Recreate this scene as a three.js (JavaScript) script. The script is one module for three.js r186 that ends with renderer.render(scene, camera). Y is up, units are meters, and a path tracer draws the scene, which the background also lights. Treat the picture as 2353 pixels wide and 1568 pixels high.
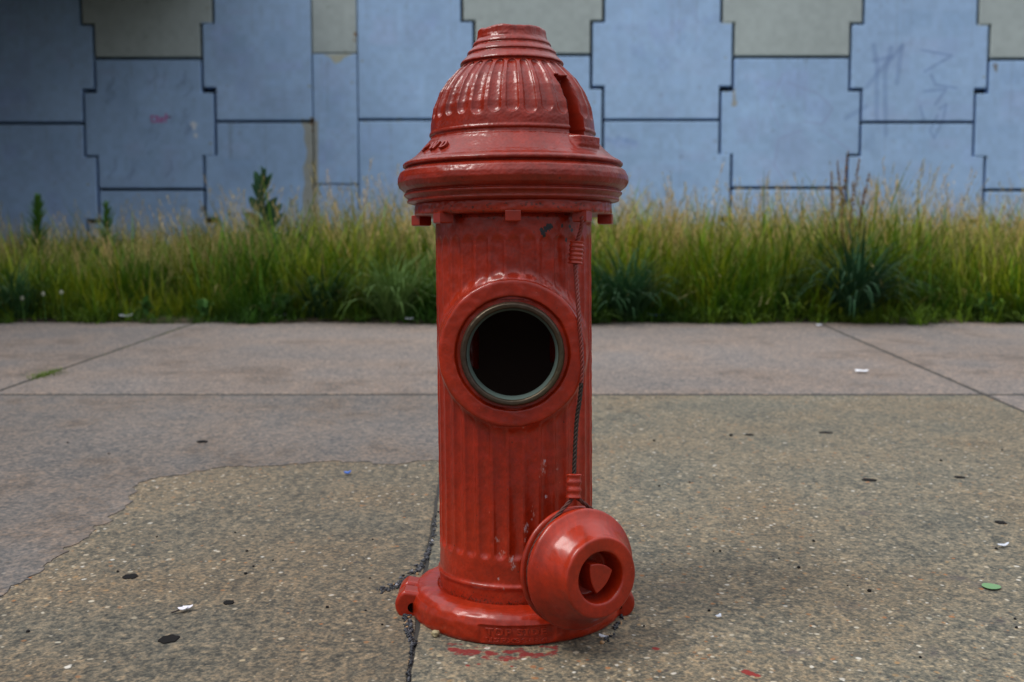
import * as THREE from 'three';
import { mergeGeometries, mergeVertices, toCreasedNormals } from 'three/addons/utils/BufferGeometryUtils.js';
import { TextGeometry } from 'three/addons/geometries/TextGeometry.js';
import { FontLoader } from 'three/addons/loaders/FontLoader.js';
import { createNoise2D, createNoise3D } from 'simplex-noise';

// ---------------------------------------------------------------- camera, sky, sun, exposure
const FPX = 2390, PCX = 1176.5, PCY = 784;            // lens and middle of the photograph, in pixels of a 2353 x 1568 copy
const PITCH = 4.4 * Math.PI / 180, EYE = new THREE.Vector3(0, 0.475, 1.415);
const SLOPE = 0.0532, TILT = Math.atan(SLOPE);        // the pavement rises away from the street

const scene = new THREE.Scene();
const camera = new THREE.PerspectiveCamera(2 * Math.atan(784 / FPX) * 180 / Math.PI, 1024 / 682, 0.05, 900);
camera.filmGauge = 23.5;
camera.position.copy(EYE);
camera.rotation.set(-PITCH, 0, 0);
camera.focus = 1.3;
camera.userData.fStop = 4.0;
scene.add(camera);

const renderer = new THREE.WebGLRenderer({ antialias: true });
renderer.setSize(1024, 682);
renderer.toneMapping = THREE.LinearToneMapping;
renderer.toneMappingExposure = 1.5;
renderer.shadowMap.enabled = true;

{ // an even overcast, brighter overhead, with faint cloud structure
  const W = 512, H = 256, data = new Float32Array(W * H * 4), n3 = createNoise3D(seeded(5));
  for (let j = 0; j < H; j++) {
    const el = ((j + 0.5) / H - 0.5) * Math.PI, s = Math.sin(el);
    for (let i = 0; i < W; i++) {
      const az = ((i + 0.5) / W - 0.5) * 2 * Math.PI, x = Math.cos(az) * Math.cos(el), z = Math.sin(az) * Math.cos(el);
      let L = s > 0 ? 0.19 + 0.78 * s : 0.17;
      if (s > 0) L *= 1 + 0.10 * n3(x * 2.2, s * 3.4, z * 2.2) + 0.05 * n3(x * 6, s * 8, z * 6);
      const o = (j * W + i) * 4;
      data[o] = L * 0.95; data[o + 1] = L * 1.0; data[o + 2] = L * 1.1; data[o + 3] = 1;
    }
  }
  const sky = new THREE.DataTexture(data, W, H, THREE.RGBAFormat, THREE.FloatType);
  sky.mapping = THREE.EquirectangularReflectionMapping; sky.magFilter = THREE.LinearFilter; sky.needsUpdate = true;
  scene.background = sky; scene.environment = sky;
}
const sun = new THREE.DirectionalLight(new THREE.Color(1, 0.965, 0.91), 1.5);
sun.position.set(-4.4, 7.0, 1.3); sun.castShadow = true; sun.shadow.radius = 42;
sun.shadow.mapSize.set(2048, 2048);
Object.assign(sun.shadow.camera, { left: -9, right: 9, top: 9, bottom: -9, near: 0.5, far: 40 });
scene.add(sun, sun.target);

// ---------------------------------------------------------------- helpers
function seeded(a) { return () => { a = (a + 0x6d2b79f5) | 0; let t = Math.imul(a ^ (a >>> 15), 1 | a); t = (t + Math.imul(t ^ (t >>> 7), 61 | t)) ^ t; return ((t ^ (t >>> 14)) >>> 0) / 4294967296; }; }
const rnd = seeded(11), rr = (a, b) => a + (b - a) * rnd(), V = (x, y, z) => new THREE.Vector3(x, y, z);
const N2 = createNoise2D(seeded(21)), N3 = createNoise3D(seeded(22));
const clamp = THREE.MathUtils.clamp, lerp = THREE.MathUtils.lerp, sstep = THREE.MathUtils.smoothstep;
const taken = {};
function numbered(name) { const k = taken[name] = (taken[name] ?? -1) + 1; return k ? name + '_' + String(k).padStart(3, '0') : name; }
function tag(o, label, category, group) { o.userData.label = label; o.userData.category = category; if (group) o.userData.group = group; return o; }
function shade(o) { o.castShadow = o.receiveShadow = true; return o; }
function part(name, geo, mat, parent) { const m = shade(new THREE.Mesh(geo, mat)); m.name = name; parent.add(m); return m; }
function thing(name, label, category, pos, group) { const g = new THREE.Group(); g.name = numbered(name); if (pos) g.position.copy(pos); scene.add(g); return tag(g, label, category, group); }
function single(name, geo, mat, label, category, pos, group) { const m = shade(new THREE.Mesh(geo, mat)); m.name = numbered(name); if (pos) m.position.copy(pos); scene.add(m); return tag(m, label, category, group); }

// a pixel gives a direction; the distance comes from the pavement, the wall plane or the hydrant that it meets
function ray(px, py) {
  const x = (px - PCX) / FPX, y = -(py - PCY) / FPX, c = Math.cos(PITCH), s = Math.sin(PITCH);
  return V(x, y * c - s, -y * s - c);
}
function onGround(px, py) { const d = ray(px, py), t = -(EYE.y + SLOPE * EYE.z) / (d.y + SLOPE * d.z); return EYE.clone().addScaledVector(d, t); }
function onZ(px, py, z) { const d = ray(px, py); return EYE.clone().addScaledVector(d, (z - EYE.z) / d.z); }
function onPave(px, py) { const p = onGround(px, py); return [p.x, p.z / Math.cos(TILT)]; }   // in the pavement's own plane
const paveToWorld = (x, z, up = 0) => V(x, -z * Math.sin(TILT) + up * Math.cos(TILT), z * Math.cos(TILT) + up * Math.sin(TILT));
function silhouette(hw, py) {       // radius and height of a round profile from its outline
  let R = 0.1, y = 0;
  const d = ray(PCX, py);
  for (let i = 0; i < 6; i++) {
    const zt = R * R / EYE.z, t = (zt - EYE.z) / d.z;
    y = EYE.y + t * d.y;
    R = hw / FPX * t / Math.sqrt(1 - R * R / (EYE.z * EYE.z));
  }
  return [R, y];
}

function canvasTex(cv, srgb = true, wrap = THREE.RepeatWrapping) {
  const t = new THREE.CanvasTexture(cv); t.wrapS = t.wrapT = wrap; t.magFilter = THREE.LinearFilter;
  if (srgb) t.colorSpace = THREE.SRGBColorSpace; return t;
}
function makeCanvas(w, h) { const c = document.createElement('canvas'); c.width = w; c.height = h; return [c, c.getContext('2d')]; }
// tileable value noise
function gridNoise(cells, seed) {
  const r = seeded(seed), g = new Float32Array(cells * cells); for (let i = 0; i < g.length; i++) g[i] = r() * 2 - 1;
  return (u, v) => {
    let x = u * cells, y = v * cells; const x0 = Math.floor(x), y0 = Math.floor(y); x -= x0; y -= y0;
    x = x * x * (3 - 2 * x); y = y * y * (3 - 2 * y);
    const a = ((x0 % cells) + cells) % cells, b = (a + 1) % cells, c = (((y0 % cells) + cells) % cells) * cells, d = (((y0 + 1) % cells + cells) % cells) * cells;
    return (g[c + a] * (1 - x) + g[c + b] * x) * (1 - y) + (g[d + a] * (1 - x) + g[d + b] * x) * y;
  };
}
const std = (o) => new THREE.MeshStandardMaterial(o), phys = (o) => new THREE.MeshPhysicalMaterial(o);
const lin = (r, g, b) => new THREE.Color().setRGB(r, g, b);

// ---------------------------------------------------------------- concrete textures (colour and relief)
// metres: size of the texture; pebbles: stones per square metre; draw(ctx, k): marks, in pixels, k = pixels per metre
function concrete({ px, metres, tone, vary, grain, pebbles, stoneTones, seed, brushed = 0, stain = 0, draw }) {
  const [cv, ctx] = makeCanvas(px, px), [bv, btx] = makeCanvas(px, px), k = px / metres, r = seeded(seed);
  const big = gridNoise(5, seed + 1), mid = gridNoise(17, seed + 2), sm = gridNoise(61, seed + 3), fine = gridNoise(Math.round(metres * 120), seed + 4), grit = gridNoise(Math.round(px / 2.6), seed + 5);
  const img = ctx.createImageData(px, px), bimg = btx.createImageData(px, px), d = img.data, bd = bimg.data;
  for (let j = 0; j < px; j++) for (let i = 0; i < px; i++) {
    const u = i / px, v = j / px, b = big(u, v), m = mid(u, v), s = sm(u, v), f = fine(u, v), g = grit(u, v), sp = r() * 2 - 1;
    const st = stain ? sstep(m * 0.6 + s * 0.45 + f * 0.35, 0.28, 0.62) * stain : 0;
    const br = brushed ? brushed * Math.sin((u * metres * 260) + b * 9 + m * 5 + s * 1.5) : 0;
    let L = 1 + vary * (b * 0.6 + m * 0.6 + s * 0.45) + grain * (f * 0.55 + g * 0.8 + sp * 0.5) + br - st;
    const warm = 1 + 0.035 * m + 0.03 * f + 0.045 * g, o = (j * px + i) * 4;
    d[o] = clamp(tone[0] * L * warm, 0, 255); d[o + 1] = clamp(tone[1] * L, 0, 255); d[o + 2] = clamp(tone[2] * L * (2 - warm), 0, 255); d[o + 3] = 255;
    const h = 128 + 24 * f + 44 * g + 26 * sp + br * 220 + 14 * s;
    bd[o] = bd[o + 1] = bd[o + 2] = clamp(h, 0, 255); bd[o + 3] = 255;
  }
  ctx.putImageData(img, 0, 0); btx.putImageData(bimg, 0, 0);
  const n = Math.round(pebbles * metres * metres);
  for (let q = 0; q < n; q++) {
    const x = r() * px, y = r() * px, keep = 0.5 + 0.5 * big(x / px, y / px) + 0.35 * mid(x / px, y / px);
    if (r() > keep) continue;
    const a = (0.0011 + 0.0032 * Math.pow(r(), 2.6)) * k, b = a * (0.55 + 0.45 * r()), t = stoneTones[Math.floor(r() * stoneTones.length)], rot = r() * 3.14;
    ctx.globalAlpha = 0.5 + 0.45 * r(); ctx.fillStyle = `rgb(${t})`; ctx.beginPath(); ctx.ellipse(x, y, a, b, rot, 0, 7); ctx.fill();
    btx.globalAlpha = 0.6; btx.fillStyle = 'rgb(225,225,225)'; btx.beginPath(); btx.ellipse(x, y, a, b, rot, 0, 7); btx.fill();
  }
  ctx.globalAlpha = btx.globalAlpha = 1;
  if (draw) draw(ctx, k, r, btx);
  return [canvasTex(cv), canvasTex(bv, false)];
}
function blot(ctx, x, y, rad, color, alpha, r, squash = 1, rough = 0.35) {     // a stain with a ragged outline
  ctx.fillStyle = color; ctx.globalAlpha = alpha; ctx.beginPath();
  const ph = r() * 9; for (let a = 0; a <= 28; a++) { const t = a / 28 * Math.PI * 2, q = rad * (1 + rough * N2(Math.cos(t) * 1.4 + ph, Math.sin(t) * 1.4 + x * 0.01)); ctx.lineTo(x + Math.cos(t) * q, y + Math.sin(t) * q * squash); }
  ctx.fill(); ctx.globalAlpha = 1;
}
const TAN = ['172,156,128', '164,146,116', '188,178,158', '146,116,80', '122,104,82', '176,162,140', '84,74,62', '200,194,182', '150,98,58', '60,55,52'];

// ---------------------------------------------------------------- ground, road, kerb
{
  const zs = [-140, -11.2, -10.6, 1.75, 1.76, 40, 300], ys = [0.57, 0.555, 0.54, -0.2, -0.3, -0.34, -0.6], pos = [], idx = [], uv = [];
  zs.forEach((z, i) => { for (const x of [-300, -40, -12, 12, 40, 300]) { pos.push(x, ys[i] - 0.03, z); uv.push(x, z); } });
  for (let i = 0; i < zs.length - 1; i++) for (let j = 0; j < 5; j++) { const a = i * 6 + j; idx.push(a, a + 6, a + 1, a + 1, a + 6, a + 7); }
  const g = new THREE.BufferGeometry(); g.setAttribute('position', new THREE.Float32BufferAttribute(pos, 3)); g.setAttribute('uv', new THREE.Float32BufferAttribute(uv, 2)); g.setIndex(idx); g.computeVertexNormals();
  const [c, b] = concrete({ px: 512, metres: 1.2, tone: [52, 44, 32], vary: 0.3, grain: 0.35, pebbles: 900, stoneTones: ['90,80,62', '60,50,38', '110,98,80'], seed: 300 });
  c.repeat.set(1 / 1.2, 1 / 1.2); b.repeat.set(1 / 1.2, 1 / 1.2);
  const m = part('ground', g, std({ map: c, bumpMap: b, bumpScale: 0.01, roughness: 1 }), scene); m.userData.kind = 'structure';

  const road = new THREE.PlaneGeometry(120, 9); road.rotateX(-Math.PI / 2);
  const [rc, rb] = concrete({ px: 512, metres: 1, tone: [70, 70, 72], vary: 0.12, grain: 0.3, pebbles: 5000, stoneTones: ['96,96,98', '52,52,54', '120,116,110'], seed: 310 });
  const ua = road.attributes.uv; for (let i = 0; i < ua.count; i++) ua.setXY(i, ua.getX(i) * 120, ua.getY(i) * 9);
  const rm = part('road', road, std({ map: rc, bumpMap: rb, bumpScale: 0.003, roughness: 0.95 }), scene); rm.position.set(0, -0.255, 6.62); rm.userData.kind = 'structure';
  const kerb = new THREE.BoxGeometry(120, 0.4, 0.16);
  const km = part('kerb', kerb, std({ color: lin(0.27, 0.26, 0.24), roughness: 0.9 }), scene); km.position.set(0, -0.3, 2.01); km.userData.kind = 'structure';
}

// ---------------------------------------------------------------- pavement of separate slabs
const sidewalk = new THREE.Group(); sidewalk.name = 'sidewalk'; sidewalk.rotation.x = TILT; sidewalk.userData.kind = 'structure'; scene.add(sidewalk);
const line = (p, q) => { const [x0, z0] = onPave(...p), [x1, z1] = onPave(...q); return (z) => x0 + (x1 - x0) * (z - z0) / (z1 - z0); };
const J2 = line([0, 897], [440, 745]), J3 = line([1870, 737], [2260, 905]), J4 = line([937, 1568], [1005, 1140]);
const Z1 = onPave(1176, 907)[1], ZE = onPave(1176, 740)[1], ZF = 1.92;
{
  const LLX = -2.4, LRX = -0.3, M = 2.6;
  const [tLL, bLL] = concrete({ px: 2048, metres: M, tone: [98, 89, 74], vary: 0.1, grain: 0.34, pebbles: 9000, stoneTones: TAN, seed: 40, brushed: 0.035, stain: 0.14,
    draw: (c, k, r) => { for (let i = 0; i < 60; i++) blot(c, r() * 2048, r() * 2048, (0.004 + 0.012 * r() * r()) * k, 'rgb(70,62,56)', 0.14 + 0.16 * r(), r, 0.5 + 0.4 * r()); } });
  const [tLR, bLR] = concrete({ px: 2048, metres: M, tone: [102, 95, 80], vary: 0.1, grain: 0.34, pebbles: 7500, stoneTones: TAN, seed: 60, stain: 0.15,
    draw: (c, k, r) => {
      const at = (px, py) => { const [x, z] = onPave(px, py); return [(x - LRX) * k, (z + 1.75) * k]; };
      for (let i = 0; i < 70; i++) blot(c, r() * 2048, r() * 2048, (0.004 + 0.014 * r() * r()) * k, 'rgb(66,60,58)', 0.12 + 0.18 * r(), r, 0.5 + 0.4 * r());
      // old red overspray and drips in front of the hydrant's foot
      for (let i = 0; i < 3200; i++) { const t = r(), px = 1030 + 250 * t, yc = 1494 + 14 * Math.sin(t * 3.0), py = yc - 4 + (r() + r() - 1) * 15, [x, y] = at(px, py); if (N2(px * 0.022, py * 0.06) < -0.15 + 0.5 * r()) continue; blot(c, x, y, (0.0005 + 0.0018 * r()) * k, 'rgb(116,30,26)', 0.3 + 0.45 * r(), r, 0.7); }
      for (const [px, py, s] of [[1163, 1518, 7], [1176, 1532, 3.5], [1507, 1491, 9], [1716, 1545, 12], [1726, 1549, 11], [1740, 1553, 8], [1075, 1530, 5], [1100, 1527, 4]]) { const [x, y] = at(px, py); blot(c, x, y, s * 0.0005 * k, 'rgb(128,30,24)', 0.9, r, 1, 0.3); }
      for (const [px, py, s] of [[1225, 1533, 8], [1243, 1537, 7], [1330, 1520, 5], [1350, 1517, 5]]) { const [x, y] = at(px, py); blot(c, x, y, s * 0.0005 * k, 'rgb(150,92,54)', 0.7, r); }
      // tar marks by the back joint
      for (const [px, py, s] of [[1420, 917, 9], [1470, 915, 9], [1510, 914, 9], [1540, 926, 8], [1400, 940, 10], [1440, 946, 12], [1460, 950, 10], [1380, 965, 8], [1425, 962, 9], [1405, 915, 8]]) { const [x, y] = at(px, py); blot(c, x, y, s * 0.0011 * k, 'rgb(58,54,46)', 0.5, r, 1.5, 0.6); }
      for (const [px, py, s] of [[1960, 1395, 26], [1830, 1500, 20], [2260, 1345, 20], [2200, 1330, 16], [1560, 1345, 24], [2150, 1500, 24], [1990, 1180, 16], [2290, 1430, 26]]) { const [x, y] = at(px, py); for (let q = 0; q < 90; q++) blot(c, x + (r() + r() - 1) * s * 0.0013 * k, y + (r() + r() - 1) * s * 0.001 * k, (0.001 + 0.003 * r()) * k, 'rgb(70,64,62)', 0.16, r); }
    } });
  const [tUP, bUP] = concrete({ px: 2048, metres: 3.4, tone: [116, 106, 99], vary: 0.08, grain: 0.26, pebbles: 2400, stoneTones: ['150,138,130', '96,88,84', '160,150,140'], seed: 80, stain: 0.2 });
  const [tSK, bSK] = concrete({ px: 1024, metres: 1.7, tone: [102, 94, 88], vary: 0.1, grain: 0.24, pebbles: 2200, stoneTones: ['128,116,108', '70,64,60', '140,130,120'], seed: 95, stain: 0.2 });  // cement skin, its tone lowered to carry the vignette darkening
  const mats = {
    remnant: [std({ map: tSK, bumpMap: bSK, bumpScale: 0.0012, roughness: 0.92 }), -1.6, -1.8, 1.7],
    worn: [std({ map: tLL, bumpMap: bLL, bumpScale: 0.0022, roughness: 0.93 }), LLX, -1.75, M],
    grit: [std({ map: tLR, bumpMap: bLR, bumpScale: 0.0022, roughness: 0.93 }), LRX, -1.75, M],
    skin: [std({ map: tUP, bumpMap: bUP, bumpScale: 0.001, roughness: 0.9 }), -1.6, -3.8, 3.4],
  };
  for (const [m] of Object.values(mats)) m.map.flipY = m.bumpMap.flipY = false;
  function slabGeo(poly, thick, [, x0, z0, size], top = 0, bevel = 0.003, rough = 0.0016) {
    const pts = [];
    poly.forEach(([ax, az], i) => { const [bx, bz] = poly[(i + 1) % poly.length], n = Math.max(1, Math.round(Math.hypot(bx - ax, bz - az) / 0.025)); for (let q = 0; q < n; q++) { const t = q / n, x = ax + (bx - ax) * t, z = az + (bz - az) * t; pts.push(new THREE.Vector2(x + rough * N2(x * 45, z * 45) , -(z + rough * N2(z * 45 + 40, x * 45)))); } });
    const g = new THREE.ExtrudeGeometry(new THREE.Shape(pts), { depth: thick - bevel, bevelEnabled: true, bevelSize: bevel, bevelThickness: bevel, bevelOffset: -bevel, bevelSegments: 2, curveSegments: 1 });
    g.rotateX(-Math.PI / 2); g.translate(0, top - thick, 0);
    const p = g.attributes.position, u = g.attributes.uv; for (let i = 0; i < p.count; i++) u.setXY(i, (p.getX(i) - x0) / size, (p.getZ(i) - z0) / size);
    return g;
  }
  const inset = (poly, d) => poly.map((c, i) => { const dp = d[(i + poly.length - 1) % poly.length], dn = d[i];      // corner moved inwards along both of its edges
    const a = poly[(i + poly.length - 1) % poly.length], b = poly[(i + 1) % poly.length];
    const e1 = new THREE.Vector2(c[0] - a[0], c[1] - a[1]).normalize(), e2 = new THREE.Vector2(b[0] - c[0], b[1] - c[1]).normalize();
    const n1 = new THREE.Vector2(-e1.y, e1.x), n2 = new THREE.Vector2(-e2.y, e2.x), det = n1.x * n2.y - n1.y * n2.x;
    return [c[0] + (dp * n2.y - dn * n1.y) / det, c[1] + (n1.x * dn - n2.x * dp) / det];
  });
  const quad = (xl, xr, za, zb) => [[xl(za), za], [xr(za), za], [xr(zb), zb], [xl(zb), zb]];   // seen from above: counter to the clock in (x, z)
  const off = (f, d) => (z) => f(z) + d;
  const spec = [];
  const far = [off(J2, -6), off(J2, -3), J2, J3, off(J3, 3), off(J3, 6)];
  for (let i = 0; i < 5; i++) spec.push([quad(far[i], far[i + 1], ZE, Z1), 'skin', 0, [0.01, 0.0075, 0.013, 0.0075]]);
  const near = [off(J2, -6), off(J2, -3), off(J2, 0.0), J4, J3, off(J3, 3), off(J3, 6)];
  near.forEach((f, i) => { if (i < 6) spec.push([quad(f, near[i + 1], Z1, ZF), i < 2 || i > 3 ? 'skin' : i === 2 ? 'worn' : 'grit', 0, [0.013, i === 2 ? 0.0025 : 0.006, 0.006, i === 3 ? 0.0025 : 0.006]]); });
  for (const [poly, kind, top, gaps] of spec) part('slab', slabGeo(inset(poly, gaps), 0.07, mats[kind], top), mats[kind][0], sidewalk);
  // the cement skin that is left on the worn slab, a few millimetres thick
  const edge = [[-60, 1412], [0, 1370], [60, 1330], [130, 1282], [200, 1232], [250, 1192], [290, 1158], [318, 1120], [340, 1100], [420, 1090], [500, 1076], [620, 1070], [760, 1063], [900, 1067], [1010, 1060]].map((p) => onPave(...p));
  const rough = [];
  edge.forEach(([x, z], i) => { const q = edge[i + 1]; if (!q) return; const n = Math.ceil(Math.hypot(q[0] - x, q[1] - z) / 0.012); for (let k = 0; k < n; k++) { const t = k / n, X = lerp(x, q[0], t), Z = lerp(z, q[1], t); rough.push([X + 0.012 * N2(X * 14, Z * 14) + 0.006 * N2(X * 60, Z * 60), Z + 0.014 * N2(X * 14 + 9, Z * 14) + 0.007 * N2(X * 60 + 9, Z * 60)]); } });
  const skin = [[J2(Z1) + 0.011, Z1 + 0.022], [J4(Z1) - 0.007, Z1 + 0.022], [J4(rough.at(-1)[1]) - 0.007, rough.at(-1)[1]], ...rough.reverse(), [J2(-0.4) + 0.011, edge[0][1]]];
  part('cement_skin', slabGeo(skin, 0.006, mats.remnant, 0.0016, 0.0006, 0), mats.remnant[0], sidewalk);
  const filler = new THREE.BoxGeometry(20, 0.05, ZF - ZE + 0.02); filler.translate(0, -0.0268, (ZF + ZE) / 2);
  part('joint_filler', filler, std({ color: lin(0.035, 0.032, 0.028), roughness: 1 }), sidewalk);
}

// ---------------------------------------------------------------- retaining wall of cross-shaped precast panels
const ZW = -10.8;
{
  const X0 = -8, WX = 16, Y0 = -0.4, HY = 5.4, cw = 2048, ch = Math.round(cw * HY / WX), k = cw / WX;
  const wx = (px, py = 280) => onZ(px, py, ZW).x, wy = (py) => onZ(PCX, py, ZW).y;
  // column: left edge and right edge (pixels), a joint height (pixels); straight sides where there is no neighbour to lock into
  const cols = [
    { l: -80, r: 206, y: 283 }, { l: 206, r: 480, y: 134 }, { l: 480, r: 718, y: 279, sr: 1 }, { l: 719, r: 822, y: 122, sl: 1, sr: 1, strip: 1 },
    { l: 823, r: 1076, y: 275, sl: 1 }, { l: 1076, r: 1372, y: 126 }, { l: 1372, r: 1669, y: 276 }, { l: 1669, r: 1965, y: 131 }, { l: 1965, r: 2254, y: 281 }, { l: 2254, r: 2545, y: 136 },
  ].map((c) => ({ ...c, l: wx(c.l), r: wx(c.r), y: wy(c.y) }));
  for (let i = 0; i < 7; i++) { const f = cols[0]; cols.unshift({ l: f.l - 1.5, r: f.l, y: f.y + (i % 2 ? 0.75 : -0.75) }); const b = cols.at(-1); cols.push({ l: b.r, r: b.r + 1.5, y: b.y + (i % 2 ? -0.75 : 0.75) }); }
  const P = 1.5, ARM = 0.07, GAP = 0.0175, TOP = 4.75, BOT = 0.2, panels = [];
  cols.forEach((c) => { for (let n = -3; n < 4; n++) { const top = c.y + n * P, lo = Math.max(top - P, BOT), hi = Math.min(top, TOP); if (hi - lo > 0.1) panels.push({ ...c, lo, hi, top, mid: top - P / 2 }); } });
  for (const p of panels) {
    const g = p.strip ? 0.007 : GAP, xl = p.l + g, xr = p.r - g, lo = p.lo + g, hi = p.hi - g, a = ARM, m0 = p.mid - P / 4 + g, m1 = p.mid + P / 4 - g, L = [], R = [];
    // in the middle half a panel reaches into its neighbours; above and below, the neighbours reach into it
    if (p.sl) L.push([p.l + 0.005, lo], [p.l + 0.005, hi]); else { for (const [y0, y1, out] of [[lo, m0 - 2 * g, -1], [m0, m1, 1], [m1 + 2 * g, hi, -1]]) { const b0 = clamp(y0, lo, hi), b1 = clamp(y1, lo, hi); if (b1 - b0 > 0.01) L.push([xl - out * a, b0], [xl - out * a, b1]); } }
    if (p.sr) R.push([p.r - 0.005, lo], [p.r - 0.005, hi]); else { for (const [y0, y1, out] of [[lo, m0 - 2 * g, -1], [m0, m1, 1], [m1 + 2 * g, hi, -1]]) { const b0 = clamp(y0, lo, hi), b1 = clamp(y1, lo, hi); if (b1 - b0 > 0.01) R.push([xr + out * a, b0], [xr + out * a, b1]); } }
    // the shoulder is at the arm's own edge
    const fix = (A) => { for (let i = 1; i + 1 < A.length; i += 2) { const up = Math.abs(A[i][0]) , y = A[i][1], y2 = A[i + 1][1]; const armIsNext = (A === L) ? A[i + 1][0] < A[i][0] : A[i + 1][0] > A[i][0]; if (armIsNext) A[i][1] = y2; else A[i + 1][1] = y; } };
    fix(L); fix(R);
    p.outline = [...R, ...L.reverse()];
  }
  // paint: pale blue on the lower panels, bare concrete above
  const [cv, ctx] = makeCanvas(cw, ch), [bv, btx] = makeCanvas(cw, ch), r = seeded(77);
  const U = (x) => (x - X0) * k, Vv = (y) => ch - (y - Y0) * k;
  ctx.fillStyle = 'rgb(150,160,178)'; ctx.fillRect(0, 0, cw, ch);
  for (const p of panels) {
    const bare = p.strip ? p.lo > 2.7 : p.mid > 3.1;
    const t = (r() - 0.5) * 7; ctx.fillStyle = bare ? `rgb(${176 + t},${186 + t},${184 + t})` : `rgb(${164 + t},${195 + t},${232 + t})`;
    ctx.beginPath(); p.outline.forEach(([x, y]) => ctx.lineTo(U(x), Vv(y))); ctx.closePath(); ctx.lineWidth = 4; ctx.strokeStyle = ctx.fillStyle; ctx.fill(); ctx.stroke();
    ctx.save(); ctx.clip();
    if (!bare) for (let q = 0; q < 26; q++) {   // roller patches where graffiti was painted over
      const w = rr(0.1, 0.5), h = rr(0.08, 0.5), x = rr(p.l + 0.02, Math.max(p.l + 0.03, p.r - w)), y = rr(p.lo, p.hi - 0.1), v = rr(-9, 9);
      ctx.globalAlpha = 0.16; ctx.fillStyle = `rgb(${164 + v},${193 + v},${232 + v})`; for (let s = 0; s < 5; s++) ctx.fillRect(U(x + rr(-0.04, 0.04)), Vv(y + rr(-0.04, 0.04)), w * k * rr(0.6, 1), h * k * rr(0.5, 1));
    }
    for (let q = 0; q < 9; q++) { ctx.globalAlpha = rr(0.06, 0.2); blot(ctx, U(rr(p.l, p.r)), Vv(rr(p.lo, p.hi)), rr(0.008, 0.03) * k, bare ? 'rgb(130,138,132)' : 'rgb(128,142,168)', rr(0.1, 0.3), r); }
    for (let q = 0; q < 7; q++) { const x = rr(p.l, p.r), l = rr(0.1, 0.8), w = rr(0.006, 0.03); ctx.fillStyle = bare ? 'rgb(120,124,112)' : 'rgb(124,138,158)'; for (let y = 0; y < l; y += 0.02) { ctx.globalAlpha = 0.16 * (0.5 + 0.5 * N2(x * 9, y * 6 + p.hi)); ctx.fillRect(U(x + 0.006 * N2(y * 9, x * 7)), Vv(p.hi - y), w * k, 0.02 * k + 0.5); } }
    for (let q = 0; q < 10; q++) { const side = rnd() < 0.5, x = side ? (rnd() < 0.5 ? p.l : p.r) + rr(-0.09, 0.09) : rr(p.l, p.r), y = side ? rr(p.lo, p.hi) : (rnd() < 0.5 ? p.lo : p.hi) - rr(-0.02, 0.03); blot(ctx, U(x), Vv(y), rr(0.006, 0.022) * k, 'rgb(150,150,142)', 0.6, r, 0.7, 0.6); }
    ctx.globalAlpha = 1; ctx.restore();
  }
  const stroke = (pts, w, color, a) => { ctx.strokeStyle = color; ctx.globalAlpha = a; ctx.lineWidth = w * k; ctx.lineCap = ctx.lineJoin = 'round'; ctx.beginPath(); pts.forEach(([px, py], i) => { const p = onZ(px, py, ZW); ctx[i ? 'lineTo' : 'moveTo'](U(p.x), Vv(p.y)); }); ctx.stroke(); ctx.globalAlpha = 1; };
  // ghosts of graffiti through the paint
  const ghost = 'rgb(112,138,186)';
  [[[2008, 105], [2016, 150], [2015, 275]], [[2075, 105], [2020, 165], [1992, 200]], [[2048, 110], [2034, 170], [2036, 310]], [[2072, 108], [2062, 190]], [[1945, 272], [1990, 245]], [[2010, 140], [2050, 130]]].forEach((s) => stroke(s, 0.055, ghost, 0.3));
  [[[2118, 115], [2188, 128], [2125, 165]], [[2140, 172], [2150, 195], [2198, 202]], [[2125, 210], [2175, 205], [2150, 240]], [[2160, 250], [2175, 240], [2168, 275], [2148, 318], [2138, 300], [2155, 265]], [[2115, 245], [2125, 280]]].forEach((s) => stroke(s, 0.03, ghost, 0.42));
  [[[1810, 190], [1880, 215], [1915, 250], [1890, 285], [1850, 280]], [[1890, 300], [1960, 350]], [[1840, 300], [1790, 320], [1780, 380], [1800, 410]], [[1800, 170], [1770, 240], [1790, 290]]].forEach((s) => stroke(s, 0.025, 'rgb(150,162,204)', 0.3));
  for (let q = 0; q < 34; q++) { const px = rr(235, 460), py = rr(150, 400), l = rr(8, 40); stroke([[px, py], [px + rr(-14, 8), py + l * 0.5], [px + rr(-20, 4), py + l]], rr(0.015, 0.05), 'rgb(120,142,182)', rr(0.1, 0.3)); }
  for (const [px, py, q] of [[445, 286, 0.035], [446, 294, 0.022], [449, 312, 0.026]]) { const p = onZ(px, py, ZW); blot(ctx, U(p.x), Vv(p.y), q * k, 'rgb(228,232,240)', 0.9, r, 1, 0.5); }
  for (let q = 0; q < 30; q++) { const px = rr(1390, 1650), py = rr(20, 150); stroke([[px, py], [px + rr(-20, 20), py + rr(5, 25)]], rr(0.04, 0.12), 'rgb(140,164,212)', rr(0.06, 0.16)); }
  for (const [px, py] of [[1395, 320], [1420, 318], [1440, 322]]) stroke([[px, py], [px + 18, py + 6]], 0.06, 'rgb(128,158,210)', 0.35);
  // small pink tag with two paint drips beside it
  [[[347, 266], [349, 280], [359, 281], [360, 268], [348, 267]], [[363, 268], [364, 280], [369, 281], [370, 270]], [[374, 281], [372, 272], [380, 272], [381, 262]], [[380, 281], [382, 264]], [[385, 270], [390, 270]]].forEach((s) => stroke(s, 0.016, 'rgb(196,84,150)', 0.8));
  stroke([[388, 269], [391, 269]], 0.02, 'rgb(90,70,110)', 0.8);
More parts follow.
